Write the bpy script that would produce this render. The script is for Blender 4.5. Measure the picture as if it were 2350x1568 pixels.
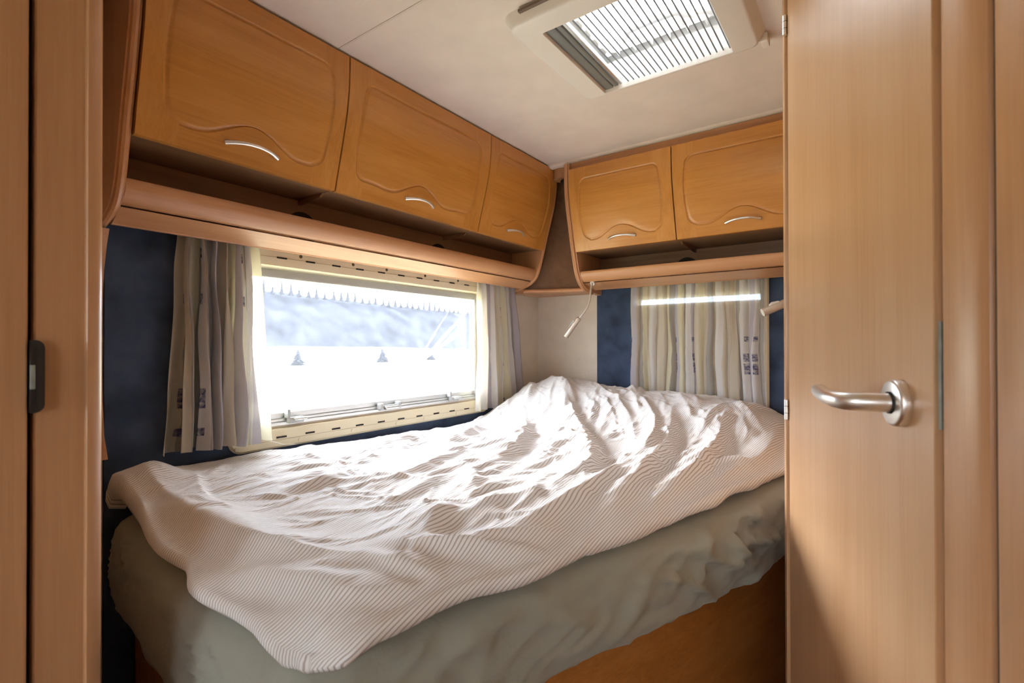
import bpy, bmesh, math, random
import numpy as np
from mathutils import Vector, Matrix, noise

# ------------------------------------------------------------------ scene, camera, light
sc = bpy.context.scene
for o in list(bpy.data.objects):
    bpy.data.objects.remove(o)
C = sc.collection
H = 1.16                                  # eye height; meshes below are written relative to the eye, Z is lifted by H
YAW, PITCH, ROLL, FPX = math.radians(35.71), math.radians(0.337), math.radians(-0.084), 1139.0

cam_d = bpy.data.cameras.new('camera')
cam = bpy.data.objects.new('camera', cam_d)
C.objects.link(cam)
F0 = Vector((math.cos(YAW), math.sin(YAW), 0)); R0 = Vector((math.sin(YAW), -math.cos(YAW), 0)); U0 = Vector((0, 0, 1))
Fv = F0*math.cos(PITCH) + U0*math.sin(PITCH); Uv = -F0*math.sin(PITCH) + U0*math.cos(PITCH)
Rv = R0*math.cos(ROLL) + Uv*math.sin(ROLL); Uv = -R0*math.sin(ROLL) + Uv*math.cos(ROLL)
cam.matrix_world = Matrix(((Rv.x, Uv.x, -Fv.x, 0), (Rv.y, Uv.y, -Fv.y, 0), (Rv.z, Uv.z, -Fv.z, H), (0, 0, 0, 1)))
cam_d.sensor_width = 36.0
cam_d.lens = FPX/2350*36.0
cam_d.clip_start = 0.02; cam_d.clip_end = 400
cam_d.dof.use_dof = True
cam_d.dof.focus_distance = 1.3
cam_d.dof.aperture_fstop = 6.3
sc.camera = cam

sc.view_settings.view_transform = 'Standard'
sc.view_settings.look = 'None'
sc.view_settings.gamma = 1.0
sc.view_settings.use_curve_mapping = False
sc.view_settings.exposure = 0.1

world = bpy.data.worlds.new('overcast_sky'); sc.world = world
world.use_nodes = True
bg = world.node_tree.nodes['Background']
bg.inputs['Color'].default_value = (0.84, 0.92, 1.0, 1)
bg.inputs['Strength'].default_value = 16.5

sun_d = bpy.data.lights.new('sun', 'SUN')
sun_d.energy = 5.2; sun_d.angle = math.radians(24); sun_d.color = (1.0, 0.97, 0.92)
sun = bpy.data.objects.new('sun', sun_d); C.objects.link(sun)
sun.rotation_euler = Vector((0.08, -1.0, -0.40)).to_track_quat('-Z', 'Y').to_euler()

# ------------------------------------------------------------------ materials
def new_mat(name):
    m = bpy.data.materials.new(name); m.use_nodes = True
    nt = m.node_tree; nt.nodes.clear()
    out = nt.nodes.new('ShaderNodeOutputMaterial')
    return m, nt, out

def N(nt, t, **kw):
    n = nt.nodes.new(t)
    for k, v in kw.items():
        if k == 'inp':
            for a, b in v.items(): n.inputs[a].default_value = b
        else: setattr(n, k, v)
    return n

def ramp(nt, stops, interp='LINEAR'):
    r = nt.nodes.new('ShaderNodeValToRGB'); cr = r.color_ramp; cr.interpolation = interp
    while len(cr.elements) > 1: cr.elements.remove(cr.elements[-1])
    for i, (p, c) in enumerate(stops):
        e = cr.elements[0] if i == 0 else cr.elements.new(p)
        e.position = p; e.color = (*c[:3], 1)
    return r

def plain(name, col, rough=0.5, metal=0.0, spec=0.5, bump=0.0, bscale=200, var=0.0, vscale=6):
    m, nt, out = new_mat(name)
    b = N(nt, 'ShaderNodeBsdfPrincipled', inp={'Roughness': rough, 'Metallic': metal, 'Specular IOR Level': spec})
    tc = N(nt, 'ShaderNodeTexCoord')
    nz = N(nt, 'ShaderNodeTexNoise', inp={'Scale': vscale, 'Detail': 4.0})
    nt.links.new(tc.outputs['Object'], nz.inputs['Vector'])
    r = ramp(nt, [(0.3, [c*(1-var) for c in col]), (0.7, [min(1, c*(1+var)) for c in col])])
    nt.links.new(nz.outputs['Fac'], r.inputs['Fac']); nt.links.new(r.outputs['Color'], b.inputs['Base Color'])
    if bump:
        n2 = N(nt, 'ShaderNodeTexNoise', inp={'Scale': bscale, 'Detail': 3.0})
        nt.links.new(tc.outputs['Object'], n2.inputs['Vector'])
        bp = N(nt, 'ShaderNodeBump', inp={'Strength': bump, 'Distance': 0.002})
        nt.links.new(n2.outputs['Fac'], bp.inputs['Height']); nt.links.new(bp.outputs['Normal'], b.inputs['Normal'])
    nt.links.new(b.outputs['BSDF'], out.inputs['Surface'])
    return m

def wood(name, dark, mid, light, axis, rough=0.34, fine=1.0, spec=0.5, warp=1.0, coat=0.0):
    """laminate / veneer with long fine grain along one world axis"""
    m, nt, out = new_mat(name)
    b = N(nt, 'ShaderNodeBsdfPrincipled', inp={'Roughness': rough, 'Specular IOR Level': spec})
    if coat:
        b.inputs['Coat Weight'].default_value = coat; b.inputs['Coat Roughness'].default_value = 0.18
    tc = N(nt, 'ShaderNodeTexCoord')
    def grain(sl, sc_, det, dist):
        s = [sc_]*3; s['XYZ'.index(axis)] = sl
        mp = N(nt, 'ShaderNodeMapping'); mp.inputs['Scale'].default_value = s
        nt.links.new(tc.outputs['Object'], mp.inputs['Vector'])
        n = N(nt, 'ShaderNodeTexNoise', inp={'Scale': 1.0, 'Detail': det, 'Roughness': 0.6, 'Distortion': dist})
        nt.links.new(mp.outputs['Vector'], n.inputs['Vector'])
        return n
    g1 = grain(1.1, 16*fine, 3.0, 0.9*warp); g2 = grain(5.0, 170*fine, 3.0, 0.2); g3 = grain(14, 620*fine, 2.0, 0.0)
    a1 = N(nt, 'ShaderNodeMath', operation='MULTIPLY_ADD'); a1.inputs[1].default_value = 0.5
    nt.links.new(g2.outputs['Fac'], a1.inputs[0]); nt.links.new(g1.outputs['Fac'], a1.inputs[2])
    a2 = N(nt, 'ShaderNodeMath', operation='MULTIPLY_ADD'); a2.inputs[1].default_value = 0.35
    nt.links.new(g3.outputs['Fac'], a2.inputs[0]); nt.links.new(a1.outputs[0], a2.inputs[2])
    r = ramp(nt, [(0.66, dark), (0.92, mid), (1.0, [x*.6+y*.4 for x, y in zip(mid, light)]), (1.0, light)])
    r.color_ramp.elements[0].position = 0.60/1.85*1.0
    r.color_ramp.elements[1].position = 0.90/1.85
    r.color_ramp.elements[2].position = 1.02/1.85
    r.color_ramp.elements[3].position = 1.25/1.85
    dv = N(nt, 'ShaderNodeMath', operation='DIVIDE'); dv.inputs[1].default_value = 1.85
    nt.links.new(a2.outputs[0], dv.inputs[0]); nt.links.new(dv.outputs[0], r.inputs['Fac'])
    nt.links.new(r.outputs['Color'], b.inputs['Base Color'])
    bp = N(nt, 'ShaderNodeBump', inp={'Strength': 0.05, 'Distance': 0.001})
    nt.links.new(g3.outputs['Fac'], bp.inputs['Height']); nt.links.new(bp.outputs['Normal'], b.inputs['Normal'])
    nt.links.new(b.outputs['BSDF'], out.inputs['Surface'])
    return m

def sheer(name, col, transp, trans=0.5, alpha_noise=None):
    m, nt, out = new_mat(name)
    d = N(nt, 'ShaderNodeBsdfDiffuse', inp={'Color': (*col, 1)})
    t = N(nt, 'ShaderNodeBsdfTranslucent', inp={'Color': (*col, 1)})
    tr = N(nt, 'ShaderNodeBsdfTransparent')
    m1 = N(nt, 'ShaderNodeMixShader', inp={0: trans}); m2 = N(nt, 'ShaderNodeMixShader', inp={0: transp})
    nt.links.new(d.outputs[0], m1.inputs[1]); nt.links.new(t.outputs[0], m1.inputs[2])
    nt.links.new(m1.outputs[0], m2.inputs[1]); nt.links.new(tr.outputs[0], m2.inputs[2])
    nt.links.new(m2.outputs[0], out.inputs['Surface'])
    return m

def glass_mat(name, tint=(1, 1, 1), refl=0.08, haze=0.0):
    m, nt, out = new_mat(name)
    tr = N(nt, 'ShaderNodeBsdfTransparent', inp={'Color': (*tint, 1)})
    g = N(nt, 'ShaderNodeBsdfGlossy', inp={'Roughness': 0.03})
    lw = N(nt, 'ShaderNodeLayerWeight', inp={'Blend': 0.25})
    ml = N(nt, 'ShaderNodeMath', operation='MULTIPLY'); ml.inputs[1].default_value = refl*4
    nt.links.new(lw.outputs['Fresnel'], ml.inputs[0])
    m1 = N(nt, 'ShaderNodeMixShader'); nt.links.new(ml.outputs[0], m1.inputs[0])
    nt.links.new(tr.outputs[0], m1.inputs[1]); nt.links.new(g.outputs[0], m1.inputs[2])
    last = m1
    if haze:
        t = N(nt, 'ShaderNodeBsdfTranslucent', inp={'Color': (0.95, 0.96, 1.0, 1)})
        m2 = N(nt, 'ShaderNodeMixShader', inp={0: haze})
        nt.links.new(m1.outputs[0], m2.inputs[1]); nt.links.new(t.outputs[0], m2.inputs[2]); last = m2
    nt.links.new(last.outputs[0], out.inputs['Surface'])
    return m

def curtain_mat(name, bands, prints, transp, seed):
    """printed voile: vertical coloured bands along u, blue-violet block prints on some of them"""
    m, nt, out = new_mat(name)
    uv = N(nt, 'ShaderNodeUVMap'); sep = N(nt, 'ShaderNodeSeparateXYZ')
    nt.links.new(uv.outputs['UV'], sep.inputs[0])
    wv = N(nt, 'ShaderNodeTexNoise', inp={'Scale': 5.0, 'Detail': 2.0}); nt.links.new(uv.outputs['UV'], wv.inputs['Vector'])
    uu = N(nt, 'ShaderNodeMath', operation='MULTIPLY_ADD'); uu.inputs[1].default_value = 0.022
    nt.links.new(wv.outputs['Fac'], uu.inputs[0]); nt.links.new(sep.outputs['X'], uu.inputs[2])
    r = ramp(nt, bands, 'CONSTANT'); nt.links.new(uu.outputs[0], r.inputs['Fac'])
    pm = ramp(nt, prints, 'CONSTANT'); nt.links.new(uu.outputs[0], pm.inputs['Fac'])
    cmb = N(nt, 'ShaderNodeCombineXYZ'); cmb.inputs['Y'].default_value = seed
    k = N(nt, 'ShaderNodeMath', operation='MULTIPLY'); k.inputs[1].default_value = 11.0
    nt.links.new(sep.outputs['Y'], k.inputs[0]); nt.links.new(k.outputs[0], cmb.inputs['X'])
    vn = N(nt, 'ShaderNodeTexNoise', inp={'Scale': 1.0, 'Detail': 1.0}); nt.links.new(cmb.outputs[0], vn.inputs['Vector'])
    th = ramp(nt, [(0.0, (0, 0, 0)), (0.60, (1, 1, 1))], 'CONSTANT'); nt.links.new(vn.outputs['Fac'], th.inputs['Fac'])
    sp = N(nt, 'ShaderNodeTexNoise', inp={'Scale': 70.0, 'Detail': 3.0}); nt.links.new(uv.outputs['UV'], sp.inputs['Vector'])
    sr = ramp(nt, [(0.35, (0.25,)*3), (0.6, (1,)*3)]); nt.links.new(sp.outputs['Fac'], sr.inputs['Fac'])
    a = N(nt, 'ShaderNodeMath', operation='MULTIPLY'); nt.links.new(pm.outputs['Color'], a.inputs[0]); nt.links.new(th.outputs['Color'], a.inputs[1])
    a2 = N(nt, 'ShaderNodeMath', operation='MULTIPLY'); nt.links.new(a.outputs[0], a2.inputs[0]); nt.links.new(sr.outputs['Color'], a2.inputs[1])
    mx = N(nt, 'ShaderNodeMix', data_type='RGBA'); nt.links.new(a2.outputs[0], mx.inputs['Factor'])
    nt.links.new(r.outputs['Color'], mx.inputs[6]); mx.inputs[7].default_value = (0.10, 0.10, 0.24, 1)
    d = N(nt, 'ShaderNodeBsdfDiffuse'); t = N(nt, 'ShaderNodeBsdfTranslucent'); tr = N(nt, 'ShaderNodeBsdfTransparent')
    nt.links.new(mx.outputs[2], d.inputs['Color']); nt.links.new(mx.outputs[2], t.inputs['Color'])
    m1 = N(nt, 'ShaderNodeMixShader', inp={0: 0.5}); m2 = N(nt, 'ShaderNodeMixShader', inp={0: transp})
    nt.links.new(d.outputs[0], m1.inputs[1]); nt.links.new(t.outputs[0], m1.inputs[2])
    nt.links.new(m1.outputs[0], m2.inputs[1]); nt.links.new(tr.outputs[0], m2.inputs[2])
    nt.links.new(m2.outputs[0], out.inputs['Surface'])
    return m

def duvet_mat():
    m, nt, out = new_mat('striped_cotton')
    uv = N(nt, 'ShaderNodeUVMap'); sep = N(nt, 'ShaderNodeSeparateXYZ'); nt.links.new(uv.outputs['UV'], sep.inputs[0])
    k = N(nt, 'ShaderNodeMath', operation='MULTIPLY'); k.inputs[1].default_value = 1/0.0062
    nt.links.new(sep.outputs['Y'], k.inputs[0])
    fr = N(nt, 'ShaderNodeMath', operation='FRACT'); nt.links.new(k.outputs[0], fr.inputs[0])
    st = ramp(nt, [(0.0, (0.88, 0.875, 0.875)), (0.50, (0.88, 0.875, 0.875)), (0.62, (0.50, 0.44, 0.405)), (0.82, (0.50, 0.44, 0.405)), (0.94, (0.88, 0.875, 0.875))])
    nt.links.new(fr.outputs[0], st.inputs['Fac'])
    b = N(nt, 'ShaderNodeBsdfPrincipled', inp={'Roughness': 0.85, 'Specular IOR Level': 0.15, 'Sheen Weight': 0.15})
    nt.links.new(st.outputs['Color'], b.inputs['Base Color'])
    mp = N(nt, 'ShaderNodeMapping'); mp.inputs['Scale'].default_value = (18, 44, 1); mp.inputs['Rotation'].default_value = (0, 0, -0.25)
    nt.links.new(uv.outputs['UV'], mp.inputs['Vector'])
    n1 = N(nt, 'ShaderNodeTexNoise', inp={'Scale': 1.6, 'Detail': 5.0, 'Roughness': 0.62, 'Distortion': 0.6}); nt.links.new(mp.outputs['Vector'], n1.inputs['Vector'])
    bp = N(nt, 'ShaderNodeBump', inp={'Strength': 0.75, 'Distance': 0.004}); nt.links.new(n1.outputs['Fac'], bp.inputs['Height'])
    n2 = N(nt, 'ShaderNodeTexNoise', inp={'Scale': 900.0, 'Detail': 1.0}); nt.links.new(uv.outputs['UV'], n2.inputs['Vector'])
    bp2 = N(nt, 'ShaderNodeBump', inp={'Strength': 0.15, 'Distance': 0.0006}); nt.links.new(n2.outputs['Fac'], bp2.inputs['Height'])
    nt.links.new(bp.outputs['Normal'], bp2.inputs['Normal']); nt.links.new(bp2.outputs['Normal'], b.inputs['Normal'])
    nt.links.new(b.outputs['BSDF'], out.inputs['Surface'])
    return m

def sheet_mat():
    m, nt, out = new_mat('sage_sheet_cotton')
    tc = N(nt, 'ShaderNodeTexCoord')
    b = N(nt, 'ShaderNodeBsdfPrincipled', inp={'Base Color': (0.335, 0.34, 0.285, 1), 'Roughness': 0.8, 'Specular IOR Level': 0.2, 'Sheen Weight': 0.2})
    n1 = N(nt, 'ShaderNodeTexNoise', inp={'Scale': 11.0, 'Detail': 5.0, 'Roughness': 0.55, 'Distortion': 1.2}); nt.links.new(tc.outputs['Object'], n1.inputs['Vector'])
    bp = N(nt, 'ShaderNodeBump', inp={'Strength': 0.35, 'Distance': 0.01}); nt.links.new(n1.outputs['Fac'], bp.inputs['Height'])
    nt.links.new(bp.outputs['Normal'], b.inputs['Normal'])
    nt.links.new(b.outputs['BSDF'], out.inputs['Surface'])
    return m

CW = ((0.44, 0.172, 0.028), (0.545, 0.232, 0.044), (0.62, 0.285, 0.068))       # cabinet doors
FW = ((0.41, 0.180, 0.073), (0.50, 0.240, 0.105), (0.57, 0.292, 0.140))            # shelves, carcasses
DW = ((0.51, 0.285, 0.140), (0.585, 0.345, 0.182), (0.645, 0.405, 0.232))           # tall door, posts
M = {
    'cab_x': wood('cherry_grain_x', *CW, 'X', coat=0.25), 'cab_y': wood('cherry_grain_y', *CW, 'Y', coat=0.25), 'cab_z': wood('cherry_grain_z', *CW, 'Z', coat=0.25),
    'frame_x': wood('beech_grain_x', *FW, 'X'), 'frame_y': wood('beech_grain_y', *FW, 'Y'), 'frame_z': wood('beech_grain_z', *FW, 'Z'),
    'inner_x': wood('shaded_inner_x', (.17, .085, .04), (.23, .12, .06), (.28, .15, .08), 'X'), 'inner_y': wood('shaded_inner_y', (.17, .085, .04), (.23, .12, .06), (.28, .15, .08), 'Y'),  # darker than the shelf wood, standing in for shade inside the shelves
    'door_z': wood('pale_beech_grain_z', *DW, 'Z', rough=0.28, warp=0.6),
    'post_z': wood('post_beech_grain_z', *[tuple(c*f for c, f in zip(w, (.93, .85, .78))) for w in DW], 'Z', rough=0.33, warp=0.8),
    'ceiling': plain('ceiling_lining', (0.73, 0.635, 0.55), 0.75, var=0.05, vscale=9, bump=0.12, bscale=260),
    'wall': plain('beige_wall_lining', (0.66, 0.575, 0.48), 0.7, var=0.05, vscale=14, bump=0.12, bscale=300),
    'navy': plain('navy_suede', (0.050, 0.070, 0.118), 0.95, spec=0.1, var=0.35, vscale=12, bump=0.3, bscale=350),
    'floor': wood('floor_laminate', (0.16, 0.08, 0.03), (0.22, 0.11, 0.05), (0.28, 0.15, 0.07), 'X', rough=0.4),
    'cream': plain('cream_plastic', (0.76, 0.66, 0.46), 0.45, var=0.02),
    'white': plain('warm_white_plastic', (0.74, 0.68, 0.61), 0.4, var=0.02),
    'whiter': plain('white_plastic', (0.85, 0.83, 0.78), 0.4),
    'alu': plain('aluminium_profile', (0.62, 0.62, 0.60), 0.35, metal=0.85),
    'greyplastic': plain('grey_plastic', (0.42, 0.42, 0.41), 0.4),
    'satin': plain('satin_nickel', (0.86, 0.85, 0.83), 0.33, metal=1.0, bump=0.04, bscale=900),
    'lampmetal': plain('lamp_champagne_metal', (0.58, 0.50, 0.42), 0.38, metal=0.5),
    'dark': plain('dark_slot', (0.02, 0.017, 0.014), 0.8),
    'black': plain('black_plastic', (0.018, 0.016, 0.016), 0.45, bump=0.1, bscale=500),
    'strike': plain('zinc_strike', (0.30, 0.33, 0.29), 0.6, metal=0.2, var=0.2, vscale=60),
    'blind': plain('blind_fabric', (0.60, 0.53, 0.42), 0.8, var=0.03),
    'pane': glass_mat('acrylic_pane', (0.97, 0.98, 1.0), 0.06),
    'net': sheer('fly_net', (0.92, 0.94, 1.0), 0.957, 0.9),
    'roofnet': sheer('roof_fly_net', (0.30, 0.31, 0.33), 0.78, 0.3),
    'crease': sheer('net_crease', (0.95, 0.96, 1.0), 0.90, 0.9),
    'cord': plain('pleat_grey', (0.20, 0.20, 0.21), 0.7),
    'duvet': duvet_mat(), 'sheet': sheet_mat(),
    'meadow': plain('dry_meadow', (0.52, 0.47, 0.30), 0.95, spec=0.05, var=0.15, vscale=0.4),
    'hill': plain('hill_forest_floor', (0.034, 0.036, 0.046), 1.0, spec=0.0, var=0.4, vscale=0.5),  # blue-grey cast stands in for distance haze
    'needles': plain('conifer_needles', (0.036, 0.038, 0.048), 1.0, spec=0.0, var=0.4, vscale=1.5),  # haze put into the needle colour as a blue-grey tint
    'bark': plain('conifer_bark', (0.09, 0.06, 0.045), 1.0, spec=0.0),
    'thread': plain('cream_thread', (0.85, 0.82, 0.75), 0.7),
}

# ------------------------------------------------------------------ helpers
class MB:
    """collects shapes (coordinates relative to the eye) into one mesh"""
    def __init__(s): s.v = []; s.f = []; s.uv = {}
    def quadgrid(s, pts, nu, nv, closed_u=False):
        b = len(s.v); s.v += pts
        for j in range(nv-1):
            for i in range(nu if closed_u else nu-1):
                i2 = (i+1) % nu
                s.f.append((b+j*nu+i, b+j*nu+i2, b+(j+1)*nu+i2, b+(j+1)*nu+i))
        return b
    def box(s, x0, x1, y0, y1, z0, z1, bev=0.0, seg=2):
        bm = bmesh.new(); bmesh.ops.create_cube(bm, size=1)
        for v in bm.verts: v.co = ((x0+x1)/2+v.co.x*(x1-x0), (y0+y1)/2+v.co.y*(y1-y0), (z0+z1)/2+v.co.z*(z1-z0))
        if bev: bmesh.ops.bevel(bm, geom=bm.edges[:], offset=bev, segments=seg, profile=0.5, affect='EDGES')
        s.take(bm); return s
    def take(s, bm, mat=None):
        b = len(s.v); bm.verts.index_update()
        s.v += [tuple(mat @ v.co if mat else v.co) for v in bm.verts]
        s.f += [tuple(b+v.index for v in f.verts) for f in bm.faces]; bm.free()
    def tube(s, path, r, n=10, cap=True):
        path = [Vector(p) for p in path]; rs = r if isinstance(r, (list, tuple)) else [r]*len(path)
        up = None; b = len(s.v)
        for i, p in enumerate(path):
            t = (path[min(i+1, len(path)-1)]-path[max(i-1, 0)]).normalized()
            if up is None:
                up = t.orthogonal().normalized()
            up = (up - t*up.dot(t)).normalized(); w = t.cross(up)
            for k in range(n):
                a = 2*math.pi*k/n; s.v.append(tuple(p+(up*math.cos(a)+w*math.sin(a))*rs[i]))
        for i in range(len(path)-1):
            for k in range(n):
                k2 = (k+1) % n; s.f.append((b+i*n+k, b+i*n+k2, b+(i+1)*n+k2, b+(i+1)*n+k))
        if cap:
            s.f.append(tuple(b+k for k in reversed(range(n)))); s.f.append(tuple(b+(len(path)-1)*n+k for k in range(n)))
        return s
    def prism(s, poly, fn, d0, d1):
        """poly of 2-D points; fn(a, b, d) -> xyz; extruded from d0 to d1"""
        b = len(s.v); n = len(poly)
        s.v += [fn(p[0], p[1], d0) for p in poly] + [fn(p[0], p[1], d1) for p in poly]
        for i in range(n):
            j = (i+1) % n; s.f.append((b+i, b+j, b+n+j, b+n+i))
        s.f.append(tuple(b+i for i in reversed(range(n)))); s.f.append(tuple(b+n+i for i in range(n)))
        return s
    def loops(s, loops, cap0=False, cap1=False):
        b = len(s.v); n = len(loops[0])
        for L in loops: s.v += [tuple(p) for p in L]
        for j in range(len(loops)-1):
            for i in range(n):
                k = (i+1) % n; s.f.append((b+j*n+i, b+j*n+k, b+(j+1)*n+k, b+(j+1)*n+i))
        if cap0: s.f.append(tuple(b+i for i in reversed(range(n))))
        if cap1: s.f.append(tuple(b+(len(loops)-1)*n+i for i in range(n)))
        return s
    def build(s, name, mat, parent=None, smooth=False, fix=True, angle=35):
        me = bpy.data.meshes.new(name)
        me.from_pydata([(x, y, z+H) for x, y, z in s.v], [], s.f)
        if fix:
            bm = bmesh.new(); bm.from_mesh(me); bmesh.ops.recalc_face_normals(bm, faces=bm.faces[:]); bm.to_mesh(me); bm.free()
        if s.uv:
            ul = me.uv_layers.new(name='UVMap')
            for l in me.loops: ul.data[l.index].uv = s.uv[l.vertex_index]
        me.materials.append(M[mat] if isinstance(mat, str) else mat)
        if smooth:
            me.shade_smooth()
            if angle: me.set_sharp_from_angle(angle=math.radians(angle))
        o = bpy.data.objects.new(name, me); C.objects.link(o)
        if parent: attach(o, parent)
        return o

def attach(o, p):
    o.parent = p
    q = p; mw = Matrix.Identity(4)
    chain = []
    while q: chain.append(q); q = q.parent
    for q in reversed(chain): mw = mw @ (q.matrix_parent_inverse if q.parent else Matrix.Identity(4)) @ q.matrix_basis
    o.matrix_parent_inverse = mw.inverted()

def empty(name, x, y, z):
    o = bpy.data.objects.new(name, None); o.empty_display_size = 0.1; C.objects.link(o)
    o.location = (x, y, z+H)
    return o

def tag(o, label=None, cat=None, group=None, kind=None):
    if label: o['label'] = label
    if cat: o['category'] = cat
    if group: o['group'] = group
    if kind: o['kind'] = kind
    return o

def struct(o, label, cat): return tag(o, label, cat, kind='structure')

def share(src, name, dx, dy, dz, parent):
    """copy of a part that shares its mesh, shifted"""
    o = bpy.data.objects.new(name, src.data); C.objects.link(o); o.location = (dx, dy, dz); attach(o, parent)
    return o

def interp(tab, z):
    tab = sorted(tab); xs = [t[0] for t in tab]; ys = [t[1] for t in tab]
    return float(np.interp(z, xs, ys))

def smooth_tab(tab, n=60, it=6):
    """resample a polyline table and relax it, giving a smooth curve as (z, depth)"""
    tab = sorted(tab); z = np.linspace(tab[0][0], tab[-1][0], n); d = np.interp(z, [t[0] for t in tab], [t[1] for t in tab])
    for _ in range(it):
        d[1:-1] = (d[:-2]+2*d[1:-1]+d[2:])/4
    return list(zip(z, d))

def rrect(x0, x1, y0, y1, r, n=6):
    P = []
    for cx, cy, a0 in ((x1-r, y1-r, 0), (x0+r, y1-r, 90), (x0+r, y0+r, 180), (x1-r, y0+r, 270)):
        for i in range(n+1):
            a = math.radians(a0+90*i/n); P.append((cx+r*math.cos(a), cy+r*math.sin(a)))
    return P

def sstep(e0, e1, x):
    t = np.clip((x-e0)/(e1-e0), 0, 1); return t*t*(3-2*t)

YW, XR, ZC, ZF = 1.40, 2.185, 0.79, -H       # window wall, rear wall, ceiling, floor

# ------------------------------------------------------------------ room shell
def wall_with_holes(axis, c0, c1, a0, a1, z0, z1, holes):
    """wall slab between c0..c1 on its thickness axis; holes = [(a, b, zlow, zhigh)] sorted along the wall"""
    mb = MB()
    def bx(p, q, r, s_):
        if q-p < 1e-4 or s_-r < 1e-4: return
        if axis == 'Y': mb.box(p, q, c0, c1, r, s_)
        else: mb.box(c0, c1, p, q, r, s_)
    cur = a0
    for (h0, h1, k0, k1) in holes:
        bx(cur, h0, z0, z1); bx(h0, h1, z0, k0); bx(h0, h1, k1, z1); cur = h1
    bx(cur, a1, z0, z1)
    return mb
XB = -3.4; YR = -0.85
o = MB().box(XB, XR+.05, YR-.05, YW+.05, ZF-.04, ZF).build('floor', 'floor'); struct(o, 'brown laminate floor of the caravan', 'floor')
o = wall_with_holes('Y', YW, YW+.045, XB, XR+.05, ZF, ZC, [(.675, 1.705, -.232, .235)]).build('wall_left', 'wall'); struct(o, 'beige long wall around the big side window', 'wall')
o = wall_with_holes('X', XR, XR+.045, YR, YW, ZF, ZC, [(.34, .88, -.27, .205)]).build('wall_rear', 'wall'); struct(o, 'beige rear wall behind the head of the bed', 'wall')
o = wall_with_holes('Y', YR-.045, YR, XB, XR+.05, ZF, ZC, [(-2.4, -1.5, -.12, .32)]).build('wall_right', 'wall'); struct(o, 'beige wall on the far side of the caravan, out of view', 'wall')  # unseen opening added to let fill light in
o = wall_with_holes('X', XB-.045, XB, YR, YW, ZF, ZC, [(-.3, .9, -.15, .38)]).build('wall_front', 'wall'); struct(o, 'beige front wall of the caravan with an unseen opening sized for fill light', 'wall')  # opening behind the camera, sized for the fill light it lets in
# ceiling with the roof light opening and an unseen second one added for fill light
SX0, SX1, SY0, SY1 = 1.03, 1.385, 0.285, 0.645
mb = MB()
def cbx(x0, x1, y0, y1): mb.box(x0, x1, y0, y1, ZC, ZC+.04)
cx = [XB, -2.3, -1.3, 0.803]
cbx(XB, -1.9, YR-.05, YW+.05); cbx(-1.9, -1.5, YR-.05, .1); cbx(-1.9, -1.5, .5, YW+.05); cbx(-1.5, .802, YR-.05, YW+.05)
cbx(.804, SX0-.02, YR-.05, YW+.05); cbx(SX0-.02, SX1+.01, YR-.05, SY0-.02); cbx(SX0-.02, SX1+.01, SY1+.02, YW+.05); cbx(SX1+.01, XR+.05, YR-.05, YW+.05)
ceil = mb.build('ceiling', 'ceiling'); struct(ceil, 'mottled beige ceiling lining with a fine panel joint', 'ceiling')
o = MB().box(.8, .806, YR, YW, ZC-.0012, ZC+.002).build('trim_1', 'wall'); struct(o, 'thin joint strip across the ceiling', 'trim')
# rounded cornice between ceiling and rear cabinets
prof = [(1.868+.014*(1-math.cos(a)), ZC-.012*math.sin(a)) for a in [i*math.pi/2/8 for i in range(9)]] + [(1.90, ZC-.012), (1.90, ZC)]
o = MB().prism(prof, lambda a, b, d: (a, d, b), .135, 1.30).build('trim_2', 'ceiling', smooth=True); struct(o, 'pale rounded cornice between ceiling and rear cabinets', 'trim')

# navy suede wall panels
def navy(name, poly, fn, d0, d1, label):
    o = MB().prism(poly, fn, d0, d1).build(name, 'navy'); tag(o, label, 'wall panel', 'navy suede wall panels'); return o
fnY = lambda a, b, d: (a, d, b); fnX = lambda a, b, d: (d, a, b)
navy('wall_panel', [(.37, -.90), (.67, -.90), (.67, .33), (.37, .33)], fnY, YW-.008, YW, 'navy suede panel left of the big window curtain')
navy('wall_panel', [(.671, -.90), (1.80, -.90), (1.80, -.27), (.671, -.27)], fnY, YW-.008, YW, 'navy suede strip below the big window')
navy('wall_panel', [(.878, -.90), (1.061, -.90), (1.061, .33), (.878, .33)], fnX, XR-.008, XR, 'navy suede panel between beige corner and rear curtain')
navy('wall_panel', [(.119, -.90), (.335, -.90), (.335, .33), (.119, .33)], fnX, XR-.008, XR, 'navy suede panel between rear curtain and tall door')

# ------------------------------------------------------------------ big side window
def ring(mb, fn, outer, inner, ro, ri, loops_d, n=6):
    """frame ring: loops_d = [(which, depth)] from wall to front and in again"""
    Lo = rrect(*outer, ro, n); Li = rrect(*inner, ri, n); L = []
    for w, d, off in loops_d:
        base = Lo if w == 'o' else Li
        if off:
            b0 = outer if w == 'o' else inner
            base = rrect(b0[0]+off, b0[1]-off, b0[2]+off, b0[3]-off, max(.002, (ro if w == 'o' else ri)-off), n)
        L.append([fn(p[0], p[1], d) for p in base])
    mb.loops(L)
w1 = empty('window_1', 1.19, YW, -.30); struct(w1, 'wide side window with cream frame and aluminium sill profile', 'window')
mb = MB(); ring(mb, fnY, (.634, 1.748, -.298, .32), (.690, 1.692, -.238, .222), .035, .012,
                [('o', YW-.001, 0), ('o', YW-.012, 0), ('o', YW-.018, .006), ('i', YW-.018, -.03), ('i', YW-.014, -.006), ('i', YW+.03, 0)])
fr1 = mb.build('frame', 'cream', w1, smooth=True)
mb = MB(); ring(mb, fnY, (.655, 1.727, -.2745, .252), (.656, 1.726, -.2735, .251), .02, .02, [('o', YW-.0182, 0), ('o', YW-.0188, 0), ('i', YW-.0188, 0), ('i', YW-.0182, 0)])
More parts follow.
